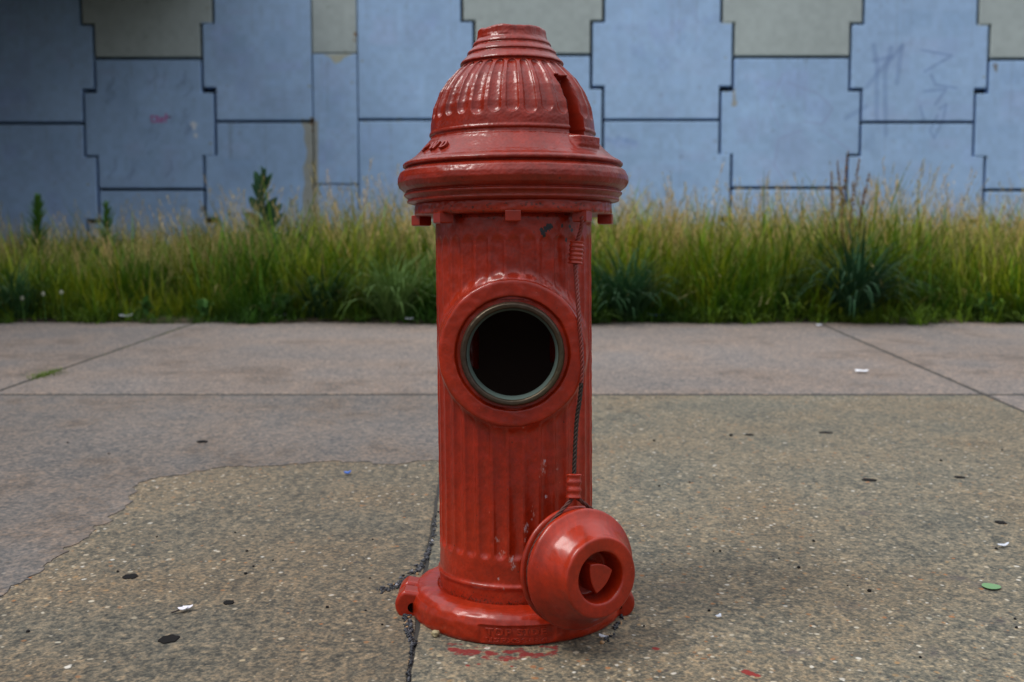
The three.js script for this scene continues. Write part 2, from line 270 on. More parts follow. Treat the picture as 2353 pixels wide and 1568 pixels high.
  // bare concrete where paint has flaked off along the slip joint, and rust
  const flake = (pts, color, a) => { ctx.fillStyle = color; ctx.globalAlpha = a; ctx.beginPath(); pts.forEach(([px, py]) => { const p = onZ(px + rr(-1.5, 1.5), py, ZW); ctx.lineTo(U(p.x), Vv(p.y)); }); ctx.fill(); ctx.globalAlpha = 1; };
  flake([[692, 282], [700, 300], [698, 322], [706, 345], [703, 365], [696, 385], [700, 420], [694, 450], [698, 490], [690, 530], [730, 530], [730, 278]], 'rgb(168,168,158)', 0.95);
  flake([[740, 125], [756, 130], [764, 140], [770, 146], [782, 141], [790, 132], [810, 124]], 'rgb(186,186,168)', 0.95);
  for (const [px, py, s, a] of [[717, 276, 0.03, 0.8], [716, 284, 0.025, 0.6], [816, 78, 0.022, 0.75], [815, 92, 0.018, 0.4], [718, 300, 0.018, 0.4], [465, 480, 0.04, 0.4]]) { const p = onZ(px, py, ZW); blot(ctx, U(p.x), Vv(p.y), s * k, 'rgb(128,92,58)', a, r); }
  flake([[1684, 203], [1690, 205], [1690, 230], [1697, 236], [1690, 246], [1682, 244], [1685, 225]], 'rgb(160,158,150)', 0.85);
  flake([[2283, 146], [2292, 148], [2290, 168], [2285, 160]], 'rgb(120,116,110)', 0.9);
  { // fine grain all over, and its relief
    const im = ctx.getImageData(0, 0, cw, ch), d = im.data, bi = btx.createImageData(cw, ch), g1 = gridNoise(40, 400), g2 = gridNoise(260, 401), g3 = gridNoise(9, 402);
    for (let j = 0; j < ch; j++) for (let i = 0; i < cw; i++) {
      const o = (j * cw + i) * 4, u = i / cw, v = j / cw, q = r() * 2 - 1, L = 1 + 0.022 * g1(u, v * 0.6) + 0.03 * g2(u, v) + 0.022 * q + 0.03 * g3(u, v);
      for (let c = 0; c < 3; c++) d[o + c] = clamp(d[o + c] * L, 0, 255);
      const h = 128 + 40 * g2(u, v) + 30 * q; bi.data[o] = bi.data[o + 1] = bi.data[o + 2] = clamp(h, 0, 255); bi.data[o + 3] = 255;
    }
    ctx.putImageData(im, 0, 0); btx.putImageData(bi, 0, 0);
  }
  const mat = std({ map: canvasTex(cv, true, THREE.MirroredRepeatWrapping), bumpMap: canvasTex(bv, false, THREE.MirroredRepeatWrapping), bumpScale: 0.0025, roughness: 0.72 });
  const wall = thing('retaining_wall', 'long pale blue retaining wall of interlocking cross-shaped concrete panels behind the grass', 'wall', V(0, 0, ZW));
  for (const p of panels) {
    const s = new THREE.Shape(); p.outline.forEach(([x, y], i) => s[i ? 'lineTo' : 'moveTo'](x, y));
    const geo = new THREE.ExtrudeGeometry(s, { depth: 0.13, bevelEnabled: true, bevelSize: 0.008, bevelThickness: 0.008, bevelOffset: -0.008, bevelSegments: 2 });
    geo.translate(0, 0, -0.138 + rr(-0.004, 0.004) - (p.strip ? 0.012 : 0));
    const q = geo.attributes.position, u = geo.attributes.uv; for (let i = 0; i < q.count; i++) u.setXY(i, (q.getX(i) - X0) / WX, (q.getY(i) - Y0) / HY);
    part('panel', geo, mat, wall);
  }
  const wL = cols[0].l, wR = cols.at(-1).r;
  const back = new THREE.BoxGeometry(wR - wL + 0.4, TOP - 0.1, 0.3); back.translate((wL + wR) / 2, TOP / 2, -0.36);
  part('backing', back, std({ color: lin(0.03, 0.032, 0.034), roughness: 1 }), wall);
  const cope = new THREE.BoxGeometry(wR - wL + 0.4, 0.5, 0.5); cope.translate((wL + wR) / 2, TOP + 0.24, -0.2);
  part('coping', cope, std({ color: lin(0.32, 0.33, 0.32), roughness: 0.9 }), wall);
}
{ // an unseen bridge deck, added to darken this end of the wall
  const conc = std({ color: lin(0.2, 0.195, 0.18), roughness: 0.95 });
  const o = thing('added_overpass', 'unseen concrete deck added to darken one end of the panel wall', 'added_overpass', V(-8.5, 0, -11.6)); o.rotation.y = -0.2;
  const deck = new THREE.BoxGeometry(11.2, 0.5, 16); deck.translate(0, 4.55, 8); part('deck', deck, conc, o);
  for (const x of [-5, -2.6, 0.2, 2.6, 4.9]) { const g = new THREE.BoxGeometry(0.5, 0.6, 15.9); g.translate(x, 4.0, 8); part('girder', g, conc, o); }
  for (const x of [-3.6, 0.2]) { const p = new THREE.CylinderGeometry(0.4, 0.4, 4.3, 24); p.translate(x, 1.6, 11); part('pier', p, conc, o); }
}

// ---------------------------------------------------------------- red paint
const HTOP = 0.8;
function cylinderAt(px, py, rad) {      // where a pixel meets the hydrant's barrel: [angle, height]
  const d = ray(px, py), ox = EYE.x - 0.006, a = d.x * d.x + d.z * d.z, b = 2 * (ox * d.x + EYE.z * d.z), c = ox * ox + EYE.z * EYE.z - rad * rad;
  const t = (-b - Math.sqrt(Math.max(0, b * b - 4 * a * c))) / (2 * a); return [Math.atan2(ox + d.x * t, EYE.z + d.z * t), EYE.y + d.y * t];
}
function paintCanvas(px, uMetres, vMetres, seed, tone, draw) {
  const [cv, ctx] = makeCanvas(px, px), [bv, btx] = makeCanvas(px, px), img = ctx.createImageData(px, px), bim = btx.createImageData(px, px), r = seeded(seed);
  const c = Math.round, n1 = gridNoise(c(uMetres / 0.09), seed + 1), n2 = gridNoise(c(uMetres / 0.022), seed + 2), n3 = gridNoise(c(uMetres / 0.006), seed + 3), n4 = gridNoise(c(uMetres / 0.0022), seed + 4), q = vMetres / uMetres;
  for (let j = 0; j < px; j++) for (let i = 0; i < px; i++) {
    const u = i / px, v = j / px * q, o = (j * px + i) * 4, a = n1(u, v), b = n2(u, v), d = n3(u, v), e = n4(u, v), sp = r() * 2 - 1;
    const run = Math.max(0, n3(u, v * 0.06) - 0.35) * 0.07, L = 1 + 0.08 * a + 0.07 * b + 0.05 * d + 0.05 * e + 0.03 * sp - run, sun = 0.5 + 0.5 * a;    // paint coats differ a little
    img.data[o] = clamp(tone[0] * L, 0, 255); img.data[o + 1] = clamp(tone[1] * L * (0.92 + 0.16 * sun), 0, 255); img.data[o + 2] = clamp(tone[2] * L * (0.94 + 0.1 * (0.5 + 0.5 * b)), 0, 255); img.data[o + 3] = 255;
    const drip = Math.max(0, n2(u * 1.0, v * 0.25) - 0.45) * 60, h = 128 + 36 * b + 22 * d + 26 * e * Math.max(0, 0.4 + b) + drip + 5 * sp;
    bim.data[o] = bim.data[o + 1] = bim.data[o + 2] = clamp(h, 0, 255); bim.data[o + 3] = 255;
  }
  ctx.putImageData(img, 0, 0); btx.putImageData(bim, 0, 0);
  if (draw) draw(ctx, btx, r);
  return [canvasTex(cv), canvasTex(bv, false)];
}
const RED = [146, 34, 8];
const PAINT = { roughness: 0.4, metalness: 0, specularIntensity: 0.55, clearcoat: 0.4, clearcoatRoughness: 0.16 };
const [bodyMap, bodyBump] = paintCanvas(2048, 0.68, HTOP, 500, RED, (c, b, r) => {
  const uv = (th, y) => [(th / (2 * Math.PI) + 0.5) * 2048, (1 - y / HTOP) * 2048], mm = 2048 / 0.68 / 1000;
  const at = (px, py, rad = 0.106) => uv(...cylinderAt(px, py, rad));
  // black chips under the flange
  for (const [px, py, s] of [[1256, 535, 5], [1262, 527, 5.5], [1268, 523, 6], [1274, 521, 5], [1252, 529, 4], [1259, 541, 4], [1310, 553, 4], [1300, 520, 3.5], [1318, 522, 4], [1322, 530, 4]]) { const [x, y] = at(px, py); blot(c, x, y, s * 0.55 * mm, 'rgb(30,33,40)', 0.95, r, 1.1, 0.4); blot(b, x, y, s * 0.55 * mm, 'rgb(70,70,70)', 1, r, 1.1, 0.4); }
  // scuffs and bird lime
  for (const [px, py, n, w, h] of [[1250, 1082, 20, 9, 24], [1257, 1066, 10, 4, 10], [1285, 1075, 7, 5, 12], [1260, 1145, 9, 4, 7], [1211, 1215, 30, 7, 14], [1228, 1180, 8, 5, 20], [1176, 1288, 26, 7, 12], [1180, 1300, 14, 8, 14], [1152, 1275, 12, 9, 16], [1142, 1240, 8, 6, 6], [1206, 982, 3, 2, 2], [1158, 1352, 4, 3, 3], [1145, 1330, 3, 2, 3], [1209, 1240, 6, 3, 12]])
    for (let q = 0; q < n; q++) { const [x, y] = at(px + (r() + r() - 1) * w, py + (r() + r() - 1) * h); blot(c, x, y, (0.3 + 1.0 * r()) * mm, 'rgb(180,172,186)', 0.16 + 0.36 * r(), r, 1.5, 0.7); }
  // chalky bloom on the shoulder over the nozzle, and old nicks
  for (let q = 0; q < 260; q++) { const a = -0.75 + 1.5 * r(), R = 174 + 18 * r() * r(), [x, y] = at(1177 + Math.sin(a) * R * 0.94, 815 - Math.cos(a) * R); if (N2(a * 9, 3) > 0.05) blot(c, x, y, (0.5 + 1.3 * r()) * mm, 'rgb(214,110,116)', 0.14 + 0.2 * r(), r, 1.1, 0.5); }
  for (let q = 0; q < 26; q++) { const x0 = r() * 2048, y0 = r() * 2048; for (let k = 0; k < 14; k++) blot(c, x0 + (r() + r() - 1) * 12 * mm, y0 + (r() + r() - 1) * 14 * mm, (0.6 + 2.2 * r()) * mm, 'rgb(150,52,34)', 0.12 + 0.14 * r(), r, 1.4, 0.6); }
  for (let q = 0; q < 340; q++) blot(c, r() * 2048, r() * 2048, (0.25 + 0.8 * r()) * mm, r() < 0.6 ? 'rgb(70,26,22)' : 'rgb(196,96,86)', 0.35 + 0.4 * r(), r, 1, 0.5);
  // soot-like grime grains round the foot of the barrel and on the rim
  for (let q = 0; q < 900; q++) { const y = 0.034 + 0.012 * r() * r(); const [x, yy] = uv((r() - 0.5) * 6.28, y); blot(c, x, yy, (0.3 + 0.8 * r()) * mm, 'rgb(52,26,20)', 0.3 + 0.4 * r(), r, 0.8, 0.5); }
  for (let q = 0; q < 500; q++) { const [x, yy] = uv((r() - 0.5) * 6.28, 0.527 + 0.02 * r()); blot(c, x, yy, (0.4 + 1.2 * r()) * mm, 'rgb(48,24,22)', 0.25 + 0.3 * r(), r, 0.8, 0.5); }
  // flaked paint on the flange's shoulder
  for (const [px, py] of [[1085, 380], [1095, 377], [1110, 379], [1125, 376], [1260, 378], [1275, 376], [1290, 378], [1340, 383], [1350, 388]]) { const [x, y] = at(px, py, 0.155); blot(b, x, y, 3.2 * mm, 'rgb(60,60,60)', 0.9, r, 0.35, 0.6); }
});
const redBonnet = phys({ color: lin(0.74, 0.72, 0.86), map: bodyMap, bumpMap: bodyBump, bumpScale: 0.0007, ...PAINT });
const redBody = phys({ map: bodyMap, bumpMap: bodyBump, bumpScale: 0.0007, ...PAINT });
const [plainMap, plainBump] = paintCanvas(1024, 0.5, 0.5, 540, RED, (c, b, r) => { for (let q = 0; q < 140; q++) blot(c, r() * 1024, r() * 1024, 0.5 + 1.6 * r(), r() < 0.6 ? 'rgb(74,28,24)' : 'rgb(196,100,90)', 0.3 + 0.4 * r(), r, 1, 0.5); });
const redPlain = phys({ map: plainMap, bumpMap: plainBump, bumpScale: 0.0006, ...PAINT });
const redCap = phys({ map: plainMap, bumpMap: plainBump, bumpScale: 0.0003, ...PAINT, clearcoatRoughness: 0.2 });

// ---------------------------------------------------------------- the hydrant
const HX = 0.0065, LEAN = 0.009;
const hydrant = thing('fire_hydrant', 'tall red cast-iron fire hydrant with fluted barrel, domed bonnet and open round nozzle', 'fire hydrant', V(HX, 0, 0));
hydrant.rotation.z = LEAN;
function rounded(pts, step, rad) {       // even steps along a profile, corners eased over rad
  const p = [pts[0]]; for (let i = 1; i < pts.length; i++) { const a = pts[i - 1], b = pts[i], n = Math.max(1, Math.round(Math.hypot(b[0] - a[0], b[1] - a[1]) / step)); for (let q = 1; q <= n; q++) p.push([lerp(a[0], b[0], q / n), lerp(a[1], b[1], q / n)]); }
  const w = Math.max(1, Math.round(rad / step));
  return p.map((_, i) => { let x = 0, y = 0, s = 0; const ww = Math.min(w, i, p.length - 1 - i); for (let k = -ww; k <= ww; k++) { const f = 1 - Math.abs(k) / (ww + 1); x += p[i + k][0] * f; y += p[i + k][1] * f; s += f; } return [x / s, y / s]; });
}
function polar(profile, cols, change, skip, height = HTOP, metric = false) {    // a surface of revolution whose radius may change with angle
  const rows = profile.length, pos = new Float32Array(rows * (cols + 1) * 3), uv = new Float32Array(rows * (cols + 1) * 2), idx = []; let arc = 0;
  for (let i = 0; i < rows; i++, arc += i < rows ? Math.hypot(profile[i][0] - profile[i - 1][0], profile[i][1] - profile[i - 1][1]) : 0) for (let j = 0; j <= cols; j++) {
    const th = (j / cols - 0.5) * 2 * Math.PI; let [R, y] = profile[i];
    const s = Math.sin(th), c = Math.cos(th); if (change) { const q = change(th, y, R, i); if (Array.isArray(q)) [R, y] = q; else R = q; }
    const o = i * (cols + 1) + j; pos.set([R * s, y, R * c], o * 3); uv.set(metric ? [j / cols * 2, -arc / 0.5] : [j / cols, y / height], o * 2);
  }
  for (let i = 0; i < rows - 1; i++) for (let j = 0; j < cols; j++) {
    const a = i * (cols + 1) + j, b = a + 1, c = a + cols + 1, d = c + 1;
    if (skip && skip(pos[a * 3], pos[a * 3 + 1], pos[a * 3 + 2])) continue;
    idx.push(a, c, b, b, c, d);      // profiles run from the top down
  }
  const g = new THREE.BufferGeometry(); g.setAttribute('position', new THREE.BufferAttribute(pos, 3)); g.setAttribute('uv', new THREE.BufferAttribute(uv, 2)); g.setIndex(idx); g.computeVertexNormals();
  const n = g.attributes.normal;      // close the seam at the back
  for (let i = 0; i < rows; i++) { const a = i * (cols + 1), b = a + cols, v = V(n.getX(a) + n.getX(b), n.getY(a) + n.getY(b), n.getZ(a) + n.getZ(b)).normalize(); n.setXYZ(a, v.x, v.y, v.z); n.setXYZ(b, v.x, v.y, v.z); }
  return g;
}
const lump = (x, y, z, f, a) => a * N3(x * f, y * f, z * f);
// outline of the bonnet, measured in the photograph: half width and height in a 1.85x enlargement
const S = (hw, zy) => silhouette(0.3114 * hw, 28.7 + 0.3114 * zy);
const bonnetPts = [[246, 139], [255, 150], [258, 185], [266, 214], [285, 236], [292, 250], [284, 260], [302, 278], [324, 298], [333, 312], [324, 322], [352, 352], [377, 373], [384, 387], [364, 398], [378, 410], [412, 440], [480, 510], [540, 600], [588, 720], [604, 830], [607, 886], [615, 898], [615, 910], [604, 918], [608, 942], [622, 956], [634, 972], [660, 1000], [692, 1034], [724, 1064], [762, 1090], [796, 1106], [812, 1120], [812, 1136], [784, 1150], [808, 1163], [834, 1182], [851, 1222], [853, 1258], [836, 1294], [808, 1316], [790, 1326], [806, 1338], [806, 1350], [788, 1362], [776, 1378], [784, 1388], [782, 1400], [740, 1412]].map((p) => S(...p));
const topY = bonnetPts[0][1];
const DOME_TOP = S(378, 416)[1], DOME_BOT = S(604, 815)[1], notchTop = S(500, 528)[1], notchBot = S(611, 948)[1], ledgeTop = S(613, 956)[1], ledgeBot = S(720, 1058)[1];
const NOTCH = 0.85, NHALF = 0.14;
const bonnetProfile = rounded(bonnetPts, 0.0009, 0.001);
const bonnetGeo = polar([[0.0001, topY - 0.002], [0.02, topY - 0.002], [0.036, topY - 0.001], [0.041, topY], ...bonnetProfile, [0.12, bonnetProfile.at(-1)[1] + 0.001]], 864, (th, y, R) => {
  let r = R; const x = R * Math.sin(th), z = R * Math.cos(th);
  const nf = 30, ph = ((th * nf / (2 * Math.PI)) % 1 + 1.5) % 1 - 0.5, q = ph / 0.37, hw = 0.37 * 2 * Math.PI * R / nf;
  const wob = 0.004 * N2(Math.round(th * nf / 6.2832) * 3.1, 5), e = Math.max(0, (y - (DOME_TOP - hw * 0.7)) / hw, (DOME_BOT + wob + hw - y) / hw);
  const v = 1 - q * q - e * e; if (v > 0) r -= 0.0046 * Math.pow(v, 0.6);
  const inNotch = Math.abs(th - NOTCH) - NHALF * (0.105 / Math.max(R, 0.08)), across = sstep(-inNotch, -0.006, 0.012), down = sstep(y, notchBot - 0.001, notchBot + 0.001) * (1 - sstep(y, notchTop - 0.002, notchTop + 0.003));
  const floorR = 0.074 / Math.cos(clamp(th - NOTCH, -0.3, 0.3)) + 0.0005 * N3(x * 90, y * 90, z * 90);
  if (across > 0 && down > 0) r = lerp(r, Math.min(r, floorR), across * down);
  const dl = Math.abs(th - NOTCH - 0.02), led = (1 - sstep(dl, 0.15, 0.22)) * sstep(y, ledgeBot - 0.002, ledgeBot + 0.006) * (1 - sstep(y, ledgeTop - 0.003, ledgeTop + 0.002)); if (led > 0) r = lerp(r, Math.max(r, 0.1305), led);
  r += lump(x, y, z, 55, 0.00035) + lump(x, y, z, 190, 0.00016);
  if (y > topY - 0.012) r += 0.0012 * N3(x * 40, y * 20, z * 40);
  return [r, y + (y > topY - 0.004 ? 0.0012 * N2(x * 45, z * 45) : 0)];
});
part('bonnet', bonnetGeo, redBonnet, hydrant);
// flange ring under the bonnet
const FLR = S(727, 1425)[0], FLT = S(728, 1408)[1], FLB = S(726, 1502)[1];
part('flange', polar([[0.1, FLT], [FLR - 0.002, FLT], ...rounded([[FLR - 0.001, FLT], [FLR, FLT - 0.003], [FLR, FLB + 0.002], [FLR - 0.003, FLB], [0.1, FLB]], 0.0015, 0.0018)], 300, (th, y, R) => R + lump(R * Math.sin(th), y, R * Math.cos(th), 90, 0.0006)), redBody, hydrant);
{ // eight square-headed bolts below the flange
  const s = new THREE.Shape(); const a = 0.0088; s.moveTo(-a, -a); s.lineTo(a, -a); s.lineTo(a, a); s.lineTo(-a, a);
  const g = new THREE.ExtrudeGeometry(s, { depth: 0.011, bevelEnabled: true, bevelSize: 0.003, bevelThickness: 0.002, bevelOffset: -0.0022, bevelSegments: 3 }); g.rotateX(Math.PI / 2);
  for (let i = 0; i < 8; i++) { const th = i * Math.PI / 4 - 0.01, b = part('bolt', g, redPlain, hydrant); b.position.set(0.1245 * Math.sin(th), FLB + 0.001, 0.1245 * Math.cos(th)); b.rotation.y = th + [0.1, 0.35, -0.2, 0.5, 0.2, -0.3, 0.7, -0.25][i]; }
}
// fluted barrel
const BR = silhouette(178.5, 650)[0], NOZ = onZ(1177.5, 815, 0.127).y, NZX = onZ(1177.5, 815, 0.127).x - HX + LEAN * NOZ;
const FT = cylinderAt(1180, 541, BR)[1], FB = cylinderAt(1185, 1288, BR)[1], RIDGE = cylinderAt(1185, 1354, BR + 0.001)[1];
const barrelProfile = rounded([[BR - 0.003, FLB + 0.004], [BR, FLB - 0.004], [BR, FLB - 0.02], [BR, RIDGE + 0.004], [BR + 0.0035, RIDGE + 0.002], [BR + 0.003, RIDGE - 0.001], [BR + 0.001, RIDGE - 0.002], [BR + 0.0005, 0.026]], 0.0022, 0.0022);
part('barrel', polar(barrelProfile, 768, (th, y, R) => {
  const x = R * Math.sin(th), z = R * Math.cos(th), nf = 32, ph = ((th * nf / (2 * Math.PI)) % 1 + 1.5) % 1 - 0.5, w = 0.40, q = ph / w, hw = w * 2 * Math.PI * R / nf;
  const e = Math.max(0, (y - (FT - hw)) / hw, (FB + hw - y) / hw), v = 1 - q * q - e * e; let r = R;
  const rho = Math.hypot(x - NZX, y - NOZ), nearBoss = z > 0 ? 1 - sstep(rho, 0.092, 0.108) : 0;
  if (v > 0) r -= 0.0034 * Math.pow(v, 0.7) * (1 - nearBoss);
  r += 0.006 * nearBoss * nearBoss;
  return r + lump(x, y, z, 45, 0.0004) + lump(x, y, z, 150, 0.00014);
}, (x, y, z) => z > 0 && Math.hypot(x - NZX, y - NOZ) < 0.07), redBody, hydrant);
// nozzle: boss, brass ring, dark bore
function turned(pts, seg = 96) { const g = new THREE.LatheGeometry(pts.map(([r, z]) => new THREE.Vector2(Math.max(r, 1e-4), z)), seg); g.rotateX(Math.PI / 2); return g; }   // axis along +z
function unevenLathe(g, f, a) { const p = g.attributes.position; for (let i = 0; i < p.count; i++) { const x = p.getX(i), y = p.getY(i), z = p.getZ(i); p.setXYZ(i, x + lump(x, y, z, f, a), y + lump(y, z, x, f, a), z + lump(z, x, y, f, a)); } const m = mergeVertices(g, 1e-6); m.computeVertexNormals(); return m; }
{
  const noz = new THREE.Group(); noz.name = 'nozzle'; noz.position.set(NZX, NOZ, 0); noz.scale.set(1.05, 1.05, 1); hydrant.add(noz);
  const boss = unevenLathe(turned(rounded([[0.0905, 0.045], [0.0895, 0.108], [0.0885, 0.1135], [0.086, 0.115], [0.0695, 0.1145], [0.0685, 0.1135], [0.0675, 0.109], [0.06, 0.109]], 0.0014, 0.0014), 160), 70, 0.0004);
  { const p = boss.attributes.position, u = boss.attributes.uv; for (let i = 0; i < p.count; i++) u.setXY(i, p.getX(i) / 0.5 + 0.5, p.getY(i) / 0.5 + 0.4); }
  part('boss', boss, redPlain, noz);
  const [bm, bb] = paintCanvas(512, 0.25, 0.25, 610, [70, 58, 46], (c, b, r) => { for (let q = 0; q < 160; q++) blot(c, r() * 512, r() * 512, 0.6 + 3.5 * r() * r(), ['rgb(70,58,46)', 'rgb(150,132,100)', 'rgb(190,176,150)', 'rgb(84,110,98)'][q % 4], 0.35, r, 0.6, 0.5); });
  const brass = std({ map: bm, bumpMap: bb, bumpScale: 0.0007, roughness: 0.4, metalness: 0.6 });
  const ring = unevenLathe(turned(rounded([[0.0622, 0.10], [0.0622, 0.1225], [0.0612, 0.1255], [0.0598, 0.1272], [0.0562, 0.1268], [0.0550, 0.1255], [0.0545, 0.1238]], 0.0008, 0.0012), 160), 120, 0.00022);
  { const p = ring.attributes.position, u = ring.attributes.uv; for (let i = 0; i < p.count; i++) u.setXY(i, p.getX(i) * 4 + 0.5, p.getY(i) * 4 + 0.5 + p.getZ(i) * 2); }
  part('brass_ring', ring, brass, noz);
  const lip = turned([[0.0545, 0.1239], [0.0530, 0.118], [0.0516, 0.110], [0.0517, 0.106], [0.0575, 0.105]], 96);
  part('inner_lip', lip, std({ color: lin(0.07, 0.1, 0.085), roughness: 0.75 }), noz);
  const bore = turned([[0.0576, 0.105], [0.062, 0.10], [0.078, 0.06], [0.085, 0.0], [0.085, -0.05], [0.06, -0.09], [0.001, -0.095]], 64);
  part('bore', bore, std({ color: lin(0.07, 0.042, 0.03), roughness: 0.9 }), noz);
}
// foot: split collar with bolted ears, cast lettering
const font = await new FontLoader().loadAsync('fonts/droid/droid_sans_bold.typeface.json');
{
  const footR = 0.1455;
  const plateA = Math.atan2(onZ(1098, 1455, 0.14).x - HX, 0.14), plateB = Math.atan2(onZ(1278, 1455, 0.14).x - HX, 0.14);
  const prof = rounded([[BR - 0.004, 0.036], [BR + 0.001, 0.031], [BR + 0.004, 0.0345], [0.128, 0.034], [0.1365, 0.032], [0.143, 0.0265], [footR + 0.0008, 0.018], [footR + 0.001, 0.003], [footR, -0.002], [0.1425, -0.0062], [0.138, -0.0078], [0.137, -0.03]], 0.0013, 0.003);
  part('foot_collar', polar(prof, 480, (th, y, R) => {
    const x = R * Math.sin(th), z = R * Math.cos(th); let r = R;
    if (R > 0.13) { const a = sstep(th, plateA - 0.006, plateA + 0.006) * (1 - sstep(th, plateB - 0.006, plateB + 0.006)), b = sstep(y, -0.0065, -0.0045) * (1 - sstep(y, 0.0175, 0.0195)); if (a * b > 0) r = lerp(r, Math.min(r, 0.1437), a * b); }
    const gapL = Math.abs(th + 1.55); if (gapL < 0.012 && R > 0.11) r -= 0.002;
    return [r + lump(x, y, z, 60, 0.0005), y + (R > BR + 0.002 && R < 0.14 ? lump(x, 0, z, 40, 0.0005) : 0) + 0];
  }, null, HTOP, true), redPlain, hydrant);
  for (const s of [-1, 1]) {
    const sh = new THREE.Shape(); sh.moveTo(0.03, -0.03); sh.lineTo(-0.004, -0.03); sh.absarc(0, 0, 0.021, -1.9, -4.3, true); sh.lineTo(0.03, 0.013);
    const hole = new THREE.Path(); hole.absarc(0.002, -0.003, 0.0108, 0, Math.PI * 2, true); sh.holes.push(hole);
    const g = new THREE.ExtrudeGeometry(sh, { depth: 0.022, bevelEnabled: true, bevelSize: 0.005, bevelThickness: 0.005, bevelOffset: -0.004, bevelSegments: 5, curveSegments: 14 });
    { const u = g.attributes.uv; for (let i = 0; i < u.count; i++) u.setXY(i, u.getX(i) * 2, u.getY(i) * 2); }
    for (const z of [0.006, -0.034]) { const e = part('ear', g, redPlain, hydrant); e.position.set(s * 0.1425, 0.013, z + 0.012); if (s > 0) { e.rotation.y = Math.PI; e.position.z += 0.022; e.position.x -= 0.005; } }
    const bolt = new THREE.CylinderGeometry(0.004, 0.004, 0.044, 16); bolt.rotateX(Math.PI / 2); const b = part('ear_bolt', bolt, std({ color: lin(0.03, 0.022, 0.018), roughness: 0.8, metalness: 0.3 }), hydrant); b.position.set(s * 0.141, 0.011, -0.008);
  }
  const bend = (g, place) => { const p = g.attributes.position; for (let i = 0; i < p.count; i++) { const v = place(p.getX(i), p.getY(i), p.getZ(i)); p.setXYZ(i, v.x, v.y, v.z); } g.computeVertexNormals(); return g; };
  const text = (str, size, depth) => { const g = new TextGeometry(str, { font, size, depth, curveSegments: 4, bevelEnabled: true, bevelSize: size * 0.03, bevelThickness: depth * 0.5, bevelSegments: 2 }); g.computeBoundingBox(); return g; };
  const onFoot = (g, th0, y0, wide) => { const b = g.boundingBox, k = wide / (b.max.x - b.min.x); return bend(g, (x, y, z) => { const t = th0 + (x - b.min.x) * k / 0.1442, R = 0.1433 + z; return V(Math.sin(t) * R, y0 + y, Math.cos(t) * R); }); };
  part('cast_lettering', onFoot(text('TOP SIDE', 0.0088, 0.0012), plateA + 0.06, 0.0066, 0.078), redPlain, hydrant);
  part('cast_lettering', onFoot(text('USPX33884', 0.0052, 0.001), plateA + 0.06, -0.0022, 0.080), redPlain, hydrant);
  // letters on the bonnet's sloping shoulder
  const [r0, y0] = S(724, 1064), [r1, y1] = S(634, 972), sl = Math.hypot(r1 - r0, y1 - y0), ex = (r1 - r0) / sl, ey = (y1 - y0) / sl;
  const onCone = (g, th0, up, k = 1) => bend(g, (x, y, z) => { const q = up + y, R = r0 + ex * q + ey * (z + 0.0003), Y = y0 + ey * q - ex * (z + 0.0003), t = th0 + x * k / (r0 + ex * up); return V(Math.sin(t) * R, Y, Math.cos(t) * R); });
  part('cast_lettering', onCone(text('P', 0.0125, 0.0022), -1.12, sl * 0.14), redPlain, hydrant);
  part('cast_lettering', onCone(text('W', 0.0125, 0.0022), -0.97, sl * 0.14), redPlain, hydrant);
  part('cast_lettering', onCone(text('D', 0.0125, 0.0022), -0.80, sl * 0.14), redPlain, hydrant);
}

